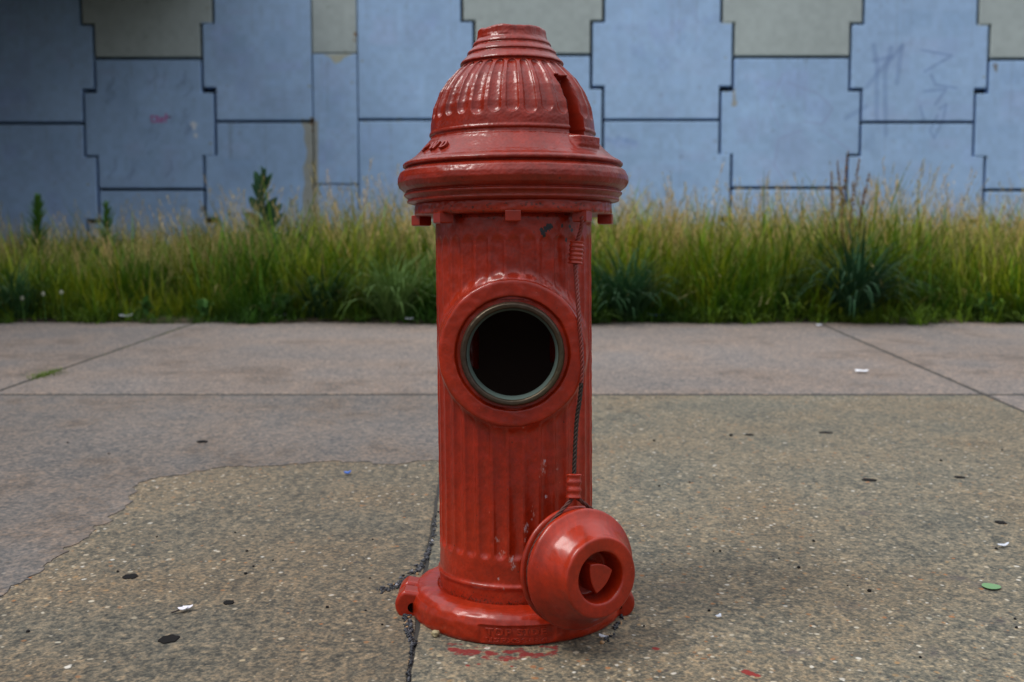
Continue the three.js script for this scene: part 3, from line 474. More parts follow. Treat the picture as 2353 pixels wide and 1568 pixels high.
// ---------------------------------------------------------------- nozzle cap hanging on its cable
const CAPAZ = 28.2 * Math.PI / 180, CAPC = onZ(1337, 1309, 0.146), capAxis = V(Math.sin(CAPAZ), 0.03, Math.cos(CAPAZ)).normalize();
const cap = thing('nozzle_cap', 'round red domed nozzle cap with recessed triangular nut hanging against the hydrant', 'hydrant cap', CAPC);
cap.quaternion.setFromUnitVectors(V(0, 0, 1), capAxis);
{
  const R = 0.0762, body = turned(rounded([[0.03, -0.0235], [R - 0.006, -0.0235], [R - 0.0005, -0.0225], [R, -0.020], [R - 0.001, -0.0172], [R - 0.009, -0.0155], [R - 0.009, -0.0085], [R - 0.001, -0.0058], [R, -0.003], [R, 0.0005], [R - 0.0015, 0.003], [R - 0.005, 0.005], [R - 0.0105, 0.0095], [R - 0.0145, 0.015], [R - 0.0185, 0.0235], [R - 0.022, 0.031], [R - 0.0248, 0.0365], [R - 0.0262, 0.0435], [R - 0.0275, 0.0452], [0.033, 0.0450], [0.0318, 0.0438], [0.031, 0.0415], [0.0302, 0.0105], [0.0285, 0.0082], [0.0001, 0.008]], 0.0009, 0.0024), 192);
  const g = unevenLathe(body, 60, 0.00018), p = g.attributes.position, u = g.attributes.uv; for (let i = 0; i < p.count; i++) u.setXY(i, p.getX(i) / 0.5 + 0.25 + p.getZ(i), p.getY(i) / 0.5 + 0.75 + p.getZ(i));
  part('cap_body', g, redCap, cap);
  const s = new THREE.Shape(), pts = []; // three bowed sides
  const c3 = [2.2, 0.30, -1.72].map((a) => [Math.cos(a) * 0.0196, Math.sin(a) * 0.0196]);
  for (let i = 0; i < 3; i++) { const a = c3[i], b = c3[(i + 1) % 3]; for (let q = 0; q < 14; q++) { const t = q / 14, bow = 0.17 * 4 * t * (1 - t), mx = (a[0] + b[0]) / 2, my = (a[1] + b[1]) / 2, l = Math.hypot(mx, my); pts.push([lerp(a[0], b[0], t) + mx / l * bow * 0.02, lerp(a[1], b[1], t) + my / l * bow * 0.02]); } }
  pts.forEach(([x, y], i) => s[i ? 'lineTo' : 'moveTo'](x * 0.93, y * 0.93));
  const nut = new THREE.ExtrudeGeometry(s, { depth: 0.0315, bevelEnabled: true, bevelSize: 0.0018, bevelThickness: 0.0016, bevelSegments: 4 }); nut.translate(0, 0, 0.0065);
  { const q = nut.attributes.uv; for (let i = 0; i < q.count; i++) q.setXY(i, q.getX(i) * 2, q.getY(i) * 2); }
  part('triangular_nut', nut, redCap, cap);
}
// twisted steel cable: helical strands about a path
const rustSteel = std({ color: lin(0.03, 0.017, 0.012), roughness: 0.6, metalness: 0.35 }), redStrand = std({ color: lin(0.17, 0.02, 0.012), roughness: 0.4 }), rustStrand = std({ color: lin(0.08, 0.018, 0.011), roughness: 0.65 });
function rope(curve, rad, turns, name, mat, parent, n = 3) {
  const geos = [], N = Math.max(60, Math.round(turns * 20)), fr = curve.computeFrenetFrames(N, false);
  for (let s = 0; s < n; s++) {
    const pts = []; for (let i = 0; i <= N; i++) { const a = i / N * turns * 2 * Math.PI + s / n * 2 * Math.PI, p = curve.getPointAt(i / N); p.addScaledVector(fr.normals[i], Math.cos(a) * rad * 0.5).addScaledVector(fr.binormals[i], Math.sin(a) * rad * 0.5); pts.push(p); }
    geos.push(new THREE.TubeGeometry(new THREE.CatmullRomCurve3(pts), N, rad * 0.52, 7, false));
  }
  return part(name, mergeGeometries(geos), mat, parent);
}
function sleeve(a, b, r, waves, mat, parent) {        // swaged ferrule, oval in section
  const len = a.distanceTo(b), pts = [[r * 0.55, 0], [r * 0.95, 0.0003]]; for (let i = 0; i <= 40; i++) { const t = i / 40; pts.push([r * (1 + 0.09 * Math.cos(t * waves * 2 * Math.PI)) * (i === 40 ? 0.98 : 1), 0.0008 + t * (len - 0.0016)]); } pts.push([r * 0.55, len]);
  const g = new THREE.LatheGeometry(pts.map((p) => new THREE.Vector2(...p)), 28); g.scale(1.12, 1, 0.8);
  const m = part('sleeve', g, mat, parent); m.position.copy(a); m.quaternion.setFromUnitVectors(V(0, 1, 0), b.clone().sub(a).normalize()); return m;
}
{
  const W = (px, py, z) => onZ(px, py, z);
  const cable = thing('tether_cable', 'thin twisted steel cable with two crimped sleeves tying the cap to the hydrant', 'cable');
  const top = [W(1337, 498, 0.098), W(1338, 512, 0.098), W(1334, 532, 0.096), W(1326, 556, 0.095)];
  rope(new THREE.CatmullRomCurve3(top), 0.003, 2.2, 'cable', redStrand, cable);
  sleeve(W(1322, 607, 0.097), W(1326, 554, 0.095), 0.0078, 5, redPlain, cable);
  const mid = [W(1322, 600, 0.098), W(1323, 625, 0.1), W(1327, 680, 0.112), W(1331, 740, 0.119), W(1336, 800, 0.1205), W(1338, 850, 0.121), W(1336, 880, 0.121)];
  rope(new THREE.CatmullRomCurve3(mid), 0.0029, 9, 'cable', redStrand, cable);
  const low = [W(1336, 880, 0.121), W(1332, 920, 0.12), W(1326, 960, 0.12), W(1322, 1020, 0.124), W(1319, 1095, 0.13)];
  rope(new THREE.CatmullRomCurve3(low), 0.0029, 7, 'cable', rustSteel, cable);
  sleeve(W(1318, 1146, 0.134), W(1319, 1089, 0.13), 0.0079, 3, redPlain, cable);
  // loop in the cap's groove
  const loc = (x, y, z) => cap.localToWorld(V(x, y, z)); cap.updateMatrixWorld(true);
  const apex = W(1318, 1143, 0.134), R = 0.0698, la = cap.worldToLocal(apex.clone()), pts = [apex];
  const dist = Math.hypot(la.x, la.y), aim = Math.atan2(la.x, la.y), half = Math.acos(clamp(R / dist, -1, 1));
  for (let i = 0; i <= 40; i++) { const a = aim - half + -i / 40 * (2 * Math.PI - 2 * half); pts.push(loc(Math.sin(a) * R, Math.cos(a) * R, -0.012)); }
  pts.push(apex.clone().add(V(0.003, 0, 0)));
  rope(new THREE.CatmullRomCurve3(pts, false, 'centripetal'), 0.0026, 17, 'loop', rustStrand, cable, 3);
}

// ---------------------------------------------------------------- loose bits on the pavement
function rock(r0, seed, flat = 0.75, detail = 1) {
  const g = mergeVertices(new THREE.IcosahedronGeometry(r0, detail).deleteAttribute('uv').deleteAttribute('normal'), 1e-6), p = g.attributes.position, s = seed * 7.3;
  for (let i = 0; i < p.count; i++) { const v = V(p.getX(i), p.getY(i), p.getZ(i)), k = 1 + 0.28 * N3(v.x / r0 + s, v.y / r0, v.z / r0); p.setXYZ(i, v.x * k, v.y * k * flat, v.z * k); }
  g.computeVertexNormals(); return g;
}
const rocks = [0, 1, 2, 3].map((i) => rock(1, i + 1)), tar = phys({ color: lin(0.012, 0.012, 0.013), roughness: 0.8, specularIntensity: 0.4 }), gumM = phys({ color: lin(0.013, 0.012, 0.012), roughness: 0.9, specularIntensity: 0.2 });
function lay(o, px, py, up = 0) { const [x, z] = onPave(px, py); o.position.copy(paveToWorld(x, z, up)); o.rotation.set(TILT, 0, 0); return o; }
for (const [px, py, s] of [[567, 1268, 4.2], [582, 1303, 3.5], [564, 1320, 5], [627, 1289, 3], [856, 1241, 3], [752, 1397, 5], [64, 1453, 5.5], [840, 1404, 3], [878, 1437, 3.5], [1870, 1245, 4.5], [1836, 1306, 5], [1998, 1360, 6], [1630, 1405, 4.5], [1655, 1268, 4], [1515, 1118, 3.5], [1585, 1110, 3.5], [1503, 1014, 4], [1680, 1002, 5], [2163, 1060, 4], [2290, 1263, 4.5], [2333, 1424, 4], [2336, 1444, 4.5], [270, 1315, 4], [1640, 1268, 2.6], [2115, 1512, 4], [1480, 1440, 3.2], [155, 1020, 4], [250, 1045, 4], [2303, 1035, 3], [1790, 1284, 2.5], [1948, 1347, 2.5], [540, 1225, 3], [360, 1235, 3.4], [1150 - 300, 1330, 3]]) {
  const m = single('tar_pebble', rocks[Math.floor(rnd() * 4)], tar, 'tiny black tar pebble lying loose on the concrete pavement', 'pebble', null, 'black pebbles scattered on the pavement');
  const [x, z] = onPave(px, py), dist = Math.hypot(EYE.z - z, EYE.y), r = s * dist / FPX * 0.78; lay(m, px, py, r * 0.5); m.scale.setScalar(r); m.rotation.y = rnd() * 6;
}
for (const [px, py, a, b, where] of [[300, 1326, 17, 8, 'beside loose tar pebbles'], [388, 1470, 22, 11, 'below the white petal'], [525, 1386, 13, 6, 'between the white petal and the hydrant'], [465, 1018, 12, 5, 'on the smooth cement skin'], [1722, 1000, 11, 4, 'on the gritty slab beside a pebble'], [1897, 995, 16, 4, 'on the gritty slab near the back joint'], [1998, 1104, 16, 6, 'in the middle of the gritty slab'], [2206, 1098, 12, 5, 'on the gritty slab towards the crossing joint'], [2300, 1202, 12, 6, 'near a scrap of clear film']]) {
  const [x, z] = onPave(px, py), dist = Math.hypot(EYE.z - z, EYE.y), k = dist / FPX, ph = rnd() * 9, pts = [];
  for (let i = 0; i < 48; i++) { const t = i / 48 * 2 * Math.PI, q = 1 + 0.16 * N2(Math.cos(t) + ph, Math.sin(t)); pts.push(new THREE.Vector2(Math.cos(t) * a * k * q, Math.sin(t) * b * k * 2.0 * q)); }
  const g = new THREE.ExtrudeGeometry(new THREE.Shape(pts), { depth: 0.0006, bevelEnabled: true, bevelSize: 0.0016, bevelThickness: 0.0009, bevelOffset: -0.0016, bevelSegments: 3 }); g.rotateX(-Math.PI / 2);
  lay(single('chewing_gum', g, gumM, 'flattened black chewing gum spot ' + where, 'gum spot', null, 'old gum on the pavement'), px, py, py < 1060 && px < 1000 ? 0.003 : 0);
}
{ // grit swept against the hydrant's foot and along the joint
  const N = 620, mesh = new THREE.InstancedMesh(rocks[0], std({ color: 0xffffff, roughness: 0.55 }), N), M = new THREE.Matrix4(), Q = new THREE.Quaternion(), col = new THREE.Color();
  const paths = [[[1004, 1180], [990, 1250], [975, 1290], [955, 1320], 3, 160], [[965, 1300], [930, 1335], [905, 1350], [875, 1360], 6, 150], [[925, 1395], [935, 1420], [940, 1450], [948, 1485], 5, 190], [[948, 1480], [945, 1500], [942, 1530], [938, 1568], 1.6, 60], [[1385, 1478], [1420, 1440], [1440, 1405], [1450, 1380], 4, 60]];
  let k = 0;
  for (const [a, b, c, d, w, n] of paths) { const cur = new THREE.CatmullRomCurve3([a, b, c, d].map(([x, y]) => V(x, y, 0))); for (let i = 0; i < n && k < N; i++, k++) { const p = cur.getPoint(rnd()), px = p.x + (rnd() + rnd() - 1) * w * 2.2, py = p.y + (rnd() + rnd() - 1) * w * 1.8, [x, z] = onPave(px, py), r = 0.0007 + 0.0026 * Math.pow(rnd(), 2.2); Q.setFromEuler(new THREE.Euler(rnd() * 6, rnd() * 6, rnd() * 6)); mesh.setMatrixAt(k, M.compose(paveToWorld(x, z, r * 0.4), Q, V(r, r * 0.8, r))); const t = rnd(); t < 0.72 ? col.setRGB(0.02, 0.022, 0.028) : t < 0.92 ? col.setRGB(0.07, 0.07, 0.08) : t < 0.95 ? col.setRGB(0.4, 0.41, 0.45) : col.setRGB(0.35, 0.2, 0.09); mesh.setColorAt(k, col); } }
  mesh.count = k; mesh.name = 'grit'; shade(mesh); mesh.userData = { label: 'dark loose grit gathered round the foot of the hydrant and in the joint', category: 'grit', kind: 'stuff' }; scene.add(mesh);
}
{
  const peb = single('round_pebble', rock(0.0052, 9, 0.9, 3), std({ color: lin(0.33, 0.27, 0.15), roughness: 0.7 }), 'round tan pebble lying against the hydrant foot', 'pebble'); lay(peb, 1000, 1463, 0.004);
  const curled = (pts, thick, bow) => { const s = new THREE.Shape(pts.map(([x, y]) => new THREE.Vector2(x, y))), g = new THREE.ExtrudeGeometry(s, { depth: thick, bevelEnabled: false, steps: 1 }); g.rotateX(-Math.PI / 2); const p = g.attributes.position; for (let i = 0; i < p.count; i++) p.setY(i, p.getY(i) + bow(p.getX(i), p.getZ(i))); g.computeVertexNormals(); return g; };
  const oval = (a, b, n = 36, wob = 0.05) => Array.from({ length: n }, (_, i) => { const t = i / n * 2 * Math.PI, q = 1 + wob * Math.sin(3 * t + 1); return [Math.cos(t) * a * q, Math.sin(t) * b * q]; });
  const leaf = thing('fallen_leaf', 'small oval fallen green leaf lying flat on the pavement', 'leaf'); lay(leaf, 2278, 1352, 0.0012); leaf.rotation.y = -0.25;
  part('blade', curled(oval(0.0128, 0.0118), 0.0005, (x, z) => 0.0015 * Math.abs(z) / 0.012 + 6 * x * x), phys({ color: lin(0.13, 0.26, 0.11), roughness: 0.6 }), leaf);
  const vein = new THREE.TubeGeometry(new THREE.CatmullRomCurve3([V(-0.0128, 0.0016, 0), V(-0.005, 0.0008, 0.0004), V(0.004, 0.0007, 0), V(0.0125, 0.0016, 0.0002)]), 12, 0.0003, 5); part('vein', vein, std({ color: lin(0.18, 0.34, 0.16), roughness: 0.7 }), leaf);
  const petal = thing('dropped_petal', 'small white petal with pink edge and dark stalk lying on worn concrete', 'petal'); lay(petal, 425, 1406, 0.0022); petal.rotation.y = 0.35;
  for (const [dx, dz] of [[-0.003, 0.0014], [0.0035, -0.0012]]) { const m = part('petal_lobe', curled(oval(0.0068, 0.0045), 0.0006, (x, z) => 0.002 + 60 * x * x + 40 * z * z), std({ color: lin(0.72, 0.7, 0.76), roughness: 0.55 }), petal); m.position.set(dx, 0, dz); }
  const st = new THREE.TubeGeometry(new THREE.CatmullRomCurve3([V(-0.007, 0.002, 0.002), V(-0.013, 0.001, 0.003), V(-0.018, 0.0004, 0.0045)]), 8, 0.0011, 6); part('stalk', st, std({ color: lin(0.04, 0.03, 0.028), roughness: 0.8 }), petal);
  const film = phys({ color: lin(0.75, 0.78, 0.84), roughness: 0.25, transmission: 0.35, thickness: 0 });
  const scrap = (name, px, py, a, b, mat, label, cat, bowk = 30, turn = 0.3, thick = 0.0006) => { const m = single(name, curled(oval(a, b, 14, 0.22), thick, (x, z) => 0.001 + bowk * x * x + 0.3 * Math.abs(z)), mat, label, cat); lay(m, px, py < 740 ? py + 3 : py, py < 745 ? 0.018 : 0.001); m.rotation.y = turn; return m; };
  scrap('film_scrap', 2305, 1258, 0.0105, 0.004, film, 'crumpled scrap of clear film on the gritty slab', 'litter');
  scrap('film_scrap', 1385, 1468, 0.006, 0.003, film, 'tiny clear film scrap beside the hydrant foot under the cap', 'litter', 60, -0.4);
  scrap('film_scrap', 1652, 1421, 0.005, 0.0035, film, 'tiny clear film scrap next to a black pebble', 'litter', 60, 0.9);
  scrap('blue_scrap', 798, 1092, 0.0068, 0.005, std({ color: lin(0.05, 0.14, 0.5), roughness: 0.4 }), 'small bright blue plastic scrap on the worn slab', 'litter', 80, 0.4, 0.002);
  scrap('white_scrap', 1980, 857, 0.0205, 0.013, std({ color: lin(0.85, 0.87, 0.92), roughness: 0.5 }), 'white oval plastic scrap alone on the smooth far slab', 'litter', 8, 0, 0.002);
  const paper = std({ color: lin(0.68, 0.7, 0.78), roughness: 0.6 });
  scrap('paper_scrap', 288, 736, 0.03, 0.022, paper, 'crumpled white paper scrap at the pavement edge beside the mossy joint', 'litter', 9, 0.3, 0.004);
  scrap('paper_scrap', 642, 734, 0.032, 0.02, paper, 'flat white paper scrap at the pavement edge beside broad leaves', 'litter', 9, -0.3, 0.004);
  scrap('paper_scrap', 940, 744, 0.018, 0.012, paper, 'tiny white paper scrap at the pavement edge under arching pale grass', 'litter', 9, 0.1, 0.003);
  scrap('paper_scrap', 1884, 750, 0.012, 0.014, paper, 'small white scrap lying in the slanting pavement joint', 'litter', 9, 0.6, 0.003);
  scrap('paper_scrap', 2055, 719, 0.016, 0.014, paper, 'small white scrap beside the dark drooping grass clump', 'litter', 9, 0.6, 0.004);
  scrap('paper_scrap', 2192, 718, 0.016, 0.012, paper, 'small white scrap at the pavement edge below yellow-green grass', 'litter', 9, 0.2, 0.003);
  scrap('paper_scrap', 2334, 716, 0.034, 0.014, paper, 'long white scrap at the far end of the grass edge', 'litter', 6, 0.1, 0.004);
  scrap('blue_wrapper', 1508, 735, 0.055, 0.024, std({ color: lin(0.16, 0.27, 0.45), roughness: 0.45 }), 'crushed blue wrapper at the grass edge beside the hydrant', 'litter', 4, 0.1, 0.006);
  scrap('peach_scrap', 1706, 724, 0.03, 0.024, std({ color: lin(0.75, 0.45, 0.32), roughness: 0.6 }), 'peach-coloured cardboard scrap at the grass edge', 'litter', 14, -0.5, 0.02);
}

// ---------------------------------------------------------------- vegetation
const leafMat = (r, g, b, t = 0.24) => phys({ color: lin(r, g, b), roughness: 0.85, specularIntensity: 0.3, transmission: t, thickness: 0, side: THREE.DoubleSide });
function blade(h, w, lean, az, droop, segs = 6, x0 = 0, z0 = 0, fold = 0) {      // one grass blade as a bent, tapering strip
  const pos = [], idx = [], c = Math.cos(az), s = Math.sin(az); let x = 0, y = 0, a = lean;
  for (let i = 0; i <= segs; i++) {
    const t = i / segs, ww = w * (t < 0.15 ? 0.7 + 2 * t : Math.pow(1 - (t - 0.15) / 0.86, 0.7)) * 0.5;
    for (const e of [-1, 1]) pos.push(x0 + x * c - e * ww * s, y + fold * ww, z0 + x * s + e * ww * c);
    x += Math.sin(a) * h / segs; y += Math.cos(a) * h / segs; a += droop / segs * (0.4 + 1.2 * t);
  }
  for (let i = 0; i < segs; i++) idx.push(i * 2, i * 2 + 2, i * 2 + 1, i * 2 + 1, i * 2 + 2, i * 2 + 3);
  const g = new THREE.BufferGeometry(); g.setAttribute('position', new THREE.Float32BufferAttribute(pos, 3)); g.setIndex(idx); g.computeVertexNormals(); return g;
}
function tuft(n, h, w, spread, droop, r) { const a = []; for (let i = 0; i < n; i++) a.push(blade(h * r(0.55, 1.1), w * r(0.7, 1.3), r(0.02, spread), r(0, 6.283), r(0.2, droop), 6, r(-0.05, 0.05), r(-0.05, 0.05))); return mergeGeometries(a); }
function seedStem(h, r, head) { // a straw stem that nods, with a loose head of spikelets
  const a = [], az = r(0, 6.28), lean = r(0.02, 0.28), droop = r(0.1, 0.9), N = 8; let x = 0, y = 0, an = lean; const path = [];
  for (let i = 0; i <= N; i++) { path.push([x, y, an]); x += Math.sin(an) * h / N; y += Math.cos(an) * h / N; an += droop / N * (i / N) * 2; }
  a.push(blade(h, 0.0026, lean, az, droop, 8));
  const c = Math.cos(az), s = Math.sin(az);
  for (let i = 0; i < head; i++) { const t = 0.68 + 0.32 * i / head, k = t * N, q = Math.min(N - 1, Math.floor(k)), f = k - q, px = lerp(path[q][0], path[q + 1][0], f), py = lerp(path[q][1], path[q + 1][1], f); const b = blade(r(0.012, 0.034) * (1.25 - t * 0.5), 0.0036, r(0.15, 0.8), r(0, 6.28), 0.3, 2); b.translate(px * c, py, px * s); a.push(b); }
  return mergeGeometries(a);
}
const R2 = seeded(900), q2 = (a, b) => a + (b - a) * R2();
const groundY = (z) => -z * SLOPE - 0.008;
const edgeZ = (x) => ZE * Math.cos(TILT) - 0.02 + 0.05 * N2(x * 1.7, 3) + 0.03 * N2(x * 6, 8);
{ // crumbled soil and litter that creeps over the pavement's edge
  const nx = 460, nz = 14, pos = [], uv = [], idx = [], zE = ZE * Math.cos(TILT);
  for (let i = 0; i <= nx; i++) { const x = -4.6 + 9.2 * i / nx, front = zE + 0.025 + 0.075 * N2(x * 1.7, 60) + 0.03 * N2(x * 9, 51) + 0.015 * N2(x * 30, 52); for (let j = 0; j <= nz; j++) { const t = j / nz, z = front - t * t * 0.5, h = -0.004 + 0.022 * Math.sqrt(Math.min(1, t * 1.6)) * (1 + 0.4 * N2(x * 12, z * 12)) + 0.004 * N2(x * 50, z * 50) * Math.min(1, t * 4); pos.push(x, -z * SLOPE + h, z); uv.push(x, z); } }
  for (let i = 0; i < nx; i++) for (let j = 0; j < nz; j++) { const a = i * (nz + 1) + j; idx.push(a, a + nz + 1, a + 1, a + 1, a + nz + 1, a + nz + 2); }
  const g = new THREE.BufferGeometry(); g.setAttribute('position', new THREE.Float32BufferAttribute(pos, 3)); g.setAttribute('uv', new THREE.Float32BufferAttribute(uv, 2)); g.setIndex(idx); g.computeVertexNormals();
  const [c, b] = concrete({ px: 512, metres: 0.8, tone: [56, 47, 34], vary: 0.3, grain: 0.5, pebbles: 2600, stoneTones: ['96,84,62', '40,34,26', '120,106,80', '70,74,40'], seed: 340 });
  c.repeat.set(1.25, 1.25); b.repeat.set(1.25, 1.25);
  const m = part('soil', g, std({ map: c, bumpMap: b, bumpScale: 0.006, roughness: 1, side: THREE.DoubleSide }), scene); m.userData.kind = 'structure';
}
{
  const meadow = new THREE.Group(); meadow.name = 'meadow_grass'; meadow.userData = { label: 'unmown grass with straw seed heads growing between pavement and wall', category: 'grass', kind: 'stuff' }; scene.add(meadow);
  const r = q2;
  const stems = (n, h0, h1, head) => mergeGeometries(Array.from({ length: n }, () => { const g = seedStem(r(h0, h1), r, head); g.translate(r(-0.1, 0.1), 0, r(-0.1, 0.1)); return g; }));
  const kinds = [
    { name: 'green_blades', geo: tuft(22, 0.38, 0.009, 0.7, 2.2, r), mat: leafMat(0.08, 0.16, 0.006), n: 2600, hues: [[0.5, 0.75, 0.8], [1, 1, 0.9], [1.9, 1.4, 0.9]] },
    { name: 'green_blades', geo: tuft(20, 0.44, 0.008, 0.5, 1.7, r), mat: leafMat(0.125, 0.18, 0.007), n: 2400, hues: [[0.5, 0.75, 0.8], [1, 1, 1], [1.8, 1.4, 0.9]] },
    { name: 'green_blades', geo: tuft(16, 0.4, 0.012, 1.0, 2.8, r), mat: leafMat(0.06, 0.14, 0.009), n: 2000, hues: [[0.5, 0.7, 0.9], [1, 1, 1], [1.8, 1.5, 0.9]] },
    { name: 'arching_blades', geo: tuft(8, 0.55, 0.010, 1.0, 3.0, r), mat: leafMat(0.2, 0.28, 0.03), n: 1000, hues: [[0.6, 0.9, 0.9], [1, 1, 1], [1.4, 1.15, 0.9]] },
    { name: 'low_leaves', geo: tuft(12, 0.2, 0.016, 1.2, 2.0, r), mat: leafMat(0.045, 0.11, 0.012), n: 900, hues: [[0.6, 0.8, 0.9], [1, 1, 1], [1.6, 1.3, 0.9]], low: 1 },  // dark green puts the shade low in the grass into the leaf colour
    { name: 'edge_blades', geo: tuft(12, 0.26, 0.009, 1.35, 2.2, r), mat: leafMat(0.07, 0.15, 0.01), n: 900, hues: [[0.5, 0.7, 0.7], [1, 1, 1], [1.7, 1.35, 0.9]], rim: 1 },
    { name: 'straw_blades', geo: tuft(6, 0.46, 0.006, 0.8, 2.6, r), mat: leafMat(0.40, 0.31, 0.12, 0.2), n: 620, hues: [[1, 1, 1], [0.8, 0.85, 0.7], [1.1, 1, 0.9]] },
    { name: 'seed_stems', geo: stems(5, 0.40, 0.6, 22), mat: leafMat(0.48, 0.37, 0.16, 0.2), n: 850, hues: [[1, 1, 1], [0.75, 0.8, 0.65], [1.1, 1, 0.9]], seed: 1 },
    { name: 'seed_stems', geo: stems(4, 0.36, 0.58, 28), mat: leafMat(0.26, 0.22, 0.075, 0.2), n: 800, hues: [[1, 1, 1], [0.85, 1, 0.8]], seed: 1 },
  ];
  const M = new THREE.Matrix4(), Q = new THREE.Quaternion(), col = new THREE.Color();
  for (const K of kinds) {
    const mesh = new THREE.InstancedMesh(K.geo, K.mat, K.n); mesh.name = numbered(K.name); shade(mesh); mesh.userData.kind = 'stuff';
    for (let i = 0; i < K.n; i++) {
      const front = R2() < 0.6, x0 = q2(-3.4, 3.4); let z0 = front ? 0.02 + 1.5 * Math.pow(R2(), 1.1) : 1.2 + 5.9 * Math.pow(R2(), 1.15); if (K.seed) z0 += 0.18; if (K.rim) z0 = q2(-0.06, 0.1) - 0.11 * Math.max(0, N2(x0 * 1.7, 60)); if (K.low) z0 = q2(-0.02, 0.5);
      const half = 0.55 * (EYE.z + 3.55 + z0) + 0.9, x = K.rim ? x0 : q2(-half, half), z = edgeZ(x) - z0;
      if (z < ZW + 0.12 || (K.rim && N2(x * 2.3, 40) < q2(-0.9, 0.5)) || (!K.rim && N2(x * 2.1 + 9, z * 2.1) < q2(-1.6, -0.25))) { i--; continue; }
      const side = 0.74 + 0.32 * sstep(x / (EYE.z - z), -0.42, -0.08), tall = side * (1 + 0.22 * N2(x * 0.9, z * 0.9) + 0.3 * N2(x * 2.9, z * 2.9)), edge = K.seed ? 1 : lerp(0.6, 1, sstep(z0, 0, 0.3)), s = q2(0.75, 1.12) * tall * edge;
      Q.setFromEuler(new THREE.Euler(q2(-0.1, 0.1), q2(0, 6.28), q2(-0.1, 0.1)));
      mesh.setMatrixAt(i, M.compose(V(x, groundY(z), z), Q, V(s, s, s)));
      const pick = clamp(0.5 + 0.55 * N2(x * 1.6 + 7, z * 1.6) + q2(-0.3, 0.3) + (x > 0.3 ? 0.12 : -0.06), 0, 0.999), h = K.hues[Math.floor(pick * K.hues.length)], b = q2(0.8, 1.2); mesh.setColorAt(i, col.setRGB(h[0] * b, h[1] * b, h[2] * b));
    }
    meadow.add(mesh);
  }
}
function atDepth(px, py, z) { return onZ(px, py, z); }
function plantAt(name, px, z, label, category, group) { const p = onZ(px, 600, z); return thing(name, label, category, V(p.x, groundY(z), z), group); }
// clumps of broad arching blades at the pavement edge
function clump(name, px, z, n, h, w, droop, mat, label, seed, lean = 0.75) {
  const t = plantAt(name, px, z, label, 'grass clump'), r = seeded(seed), q = (a, b) => a + (b - a) * r(), a = [];
  for (let i = 0; i < n; i++) a.push(blade(h * q(0.6, 1.15), w * q(0.7, 1.3), q(0.05, lean), q(0, 6.283), q(0.8, droop), 9, q(-0.05, 0.05), q(-0.03, 0.05)));
  part('blades', mergeGeometries(a), mat, t); return t;
}
clump('drooping_grass', 1962, -3.55, 330, 0.52, 0.013, 2.6, leafMat(0.022, 0.07, 0.028, 0.2), 'dark blue-green drooping grass clump below the dry brown stalks', 31);
clump('drooping_grass', 1440, -3.57, 240, 0.44, 0.013, 2.5, leafMat(0.028, 0.085, 0.03, 0.25), 'deep green drooping grass clump right behind the hydrant barrel', 32);
clump('drooping_grass', 900, -3.54, 210, 0.46, 0.010, 2.7, leafMat(0.095, 0.17, 0.04), 'pale green drooping grass clump with fine blades beside the hydrant', 33);
clump('drooping_grass', 1375, -3.6, 110, 0.38, 0.011, 2.3, leafMat(0.03, 0.09, 0.03, 0.25), 'deep green grass clump half hidden by the hydrant', 34);
clump('drooping_grass', 40, -3.58, 150, 0.36, 0.009, 2.4, leafMat(0.03, 0.085, 0.025, 0.25), 'dark green grass clump beside the white clover heads', 35);
clump('drooping_grass', 735, -3.6, 150, 0.36, 0.012, 2.4, leafMat(0.025, 0.07, 0.02, 0.2), 'dark green grass clump between the low broad leaves and the pale clump', 36);
// leafy weeds
function leafGeo(len, wid, bow, seed) { const pos = [], idx = [], N = 8; for (let i = 0; i <= N; i++) { const t = i / N, w = wid * 0.5 * Math.pow(Math.sin(Math.PI * Math.pow(t, 0.85)), 0.75); for (const e of [-1, 0, 1]) pos.push(t * len, bow * Math.sin(t * 2.2) * len + Math.abs(e) * w * 0.35, e * w); } for (let i = 0; i < N; i++) for (let k = 0; k < 2; k++) { const a = i * 3 + k; idx.push(a, a + 1, a + 3, a + 1, a + 4, a + 3); } const g = new THREE.BufferGeometry(); g.setAttribute('position', new THREE.Float32BufferAttribute(pos, 3)); g.setIndex(idx); g.computeVertexNormals(); return g; }
function stemGeo(pts, r0, r1) { const c = new THREE.CatmullRomCurve3(pts), g = new THREE.TubeGeometry(c, 16, 1, 7), p = g.attributes.position, per = 8; for (let i = 0; i < p.count; i++) { const t = Math.floor(i / per) / 16, m = c.getPointAt(clamp(t, 0, 1)), k = lerp(r0, r1, t); p.setXYZ(i, m.x + (p.getX(i) - m.x) * k, m.y + (p.getY(i) - m.y) * k, m.z + (p.getZ(i) - m.z) * k); } g.computeVertexNormals(); return g; }
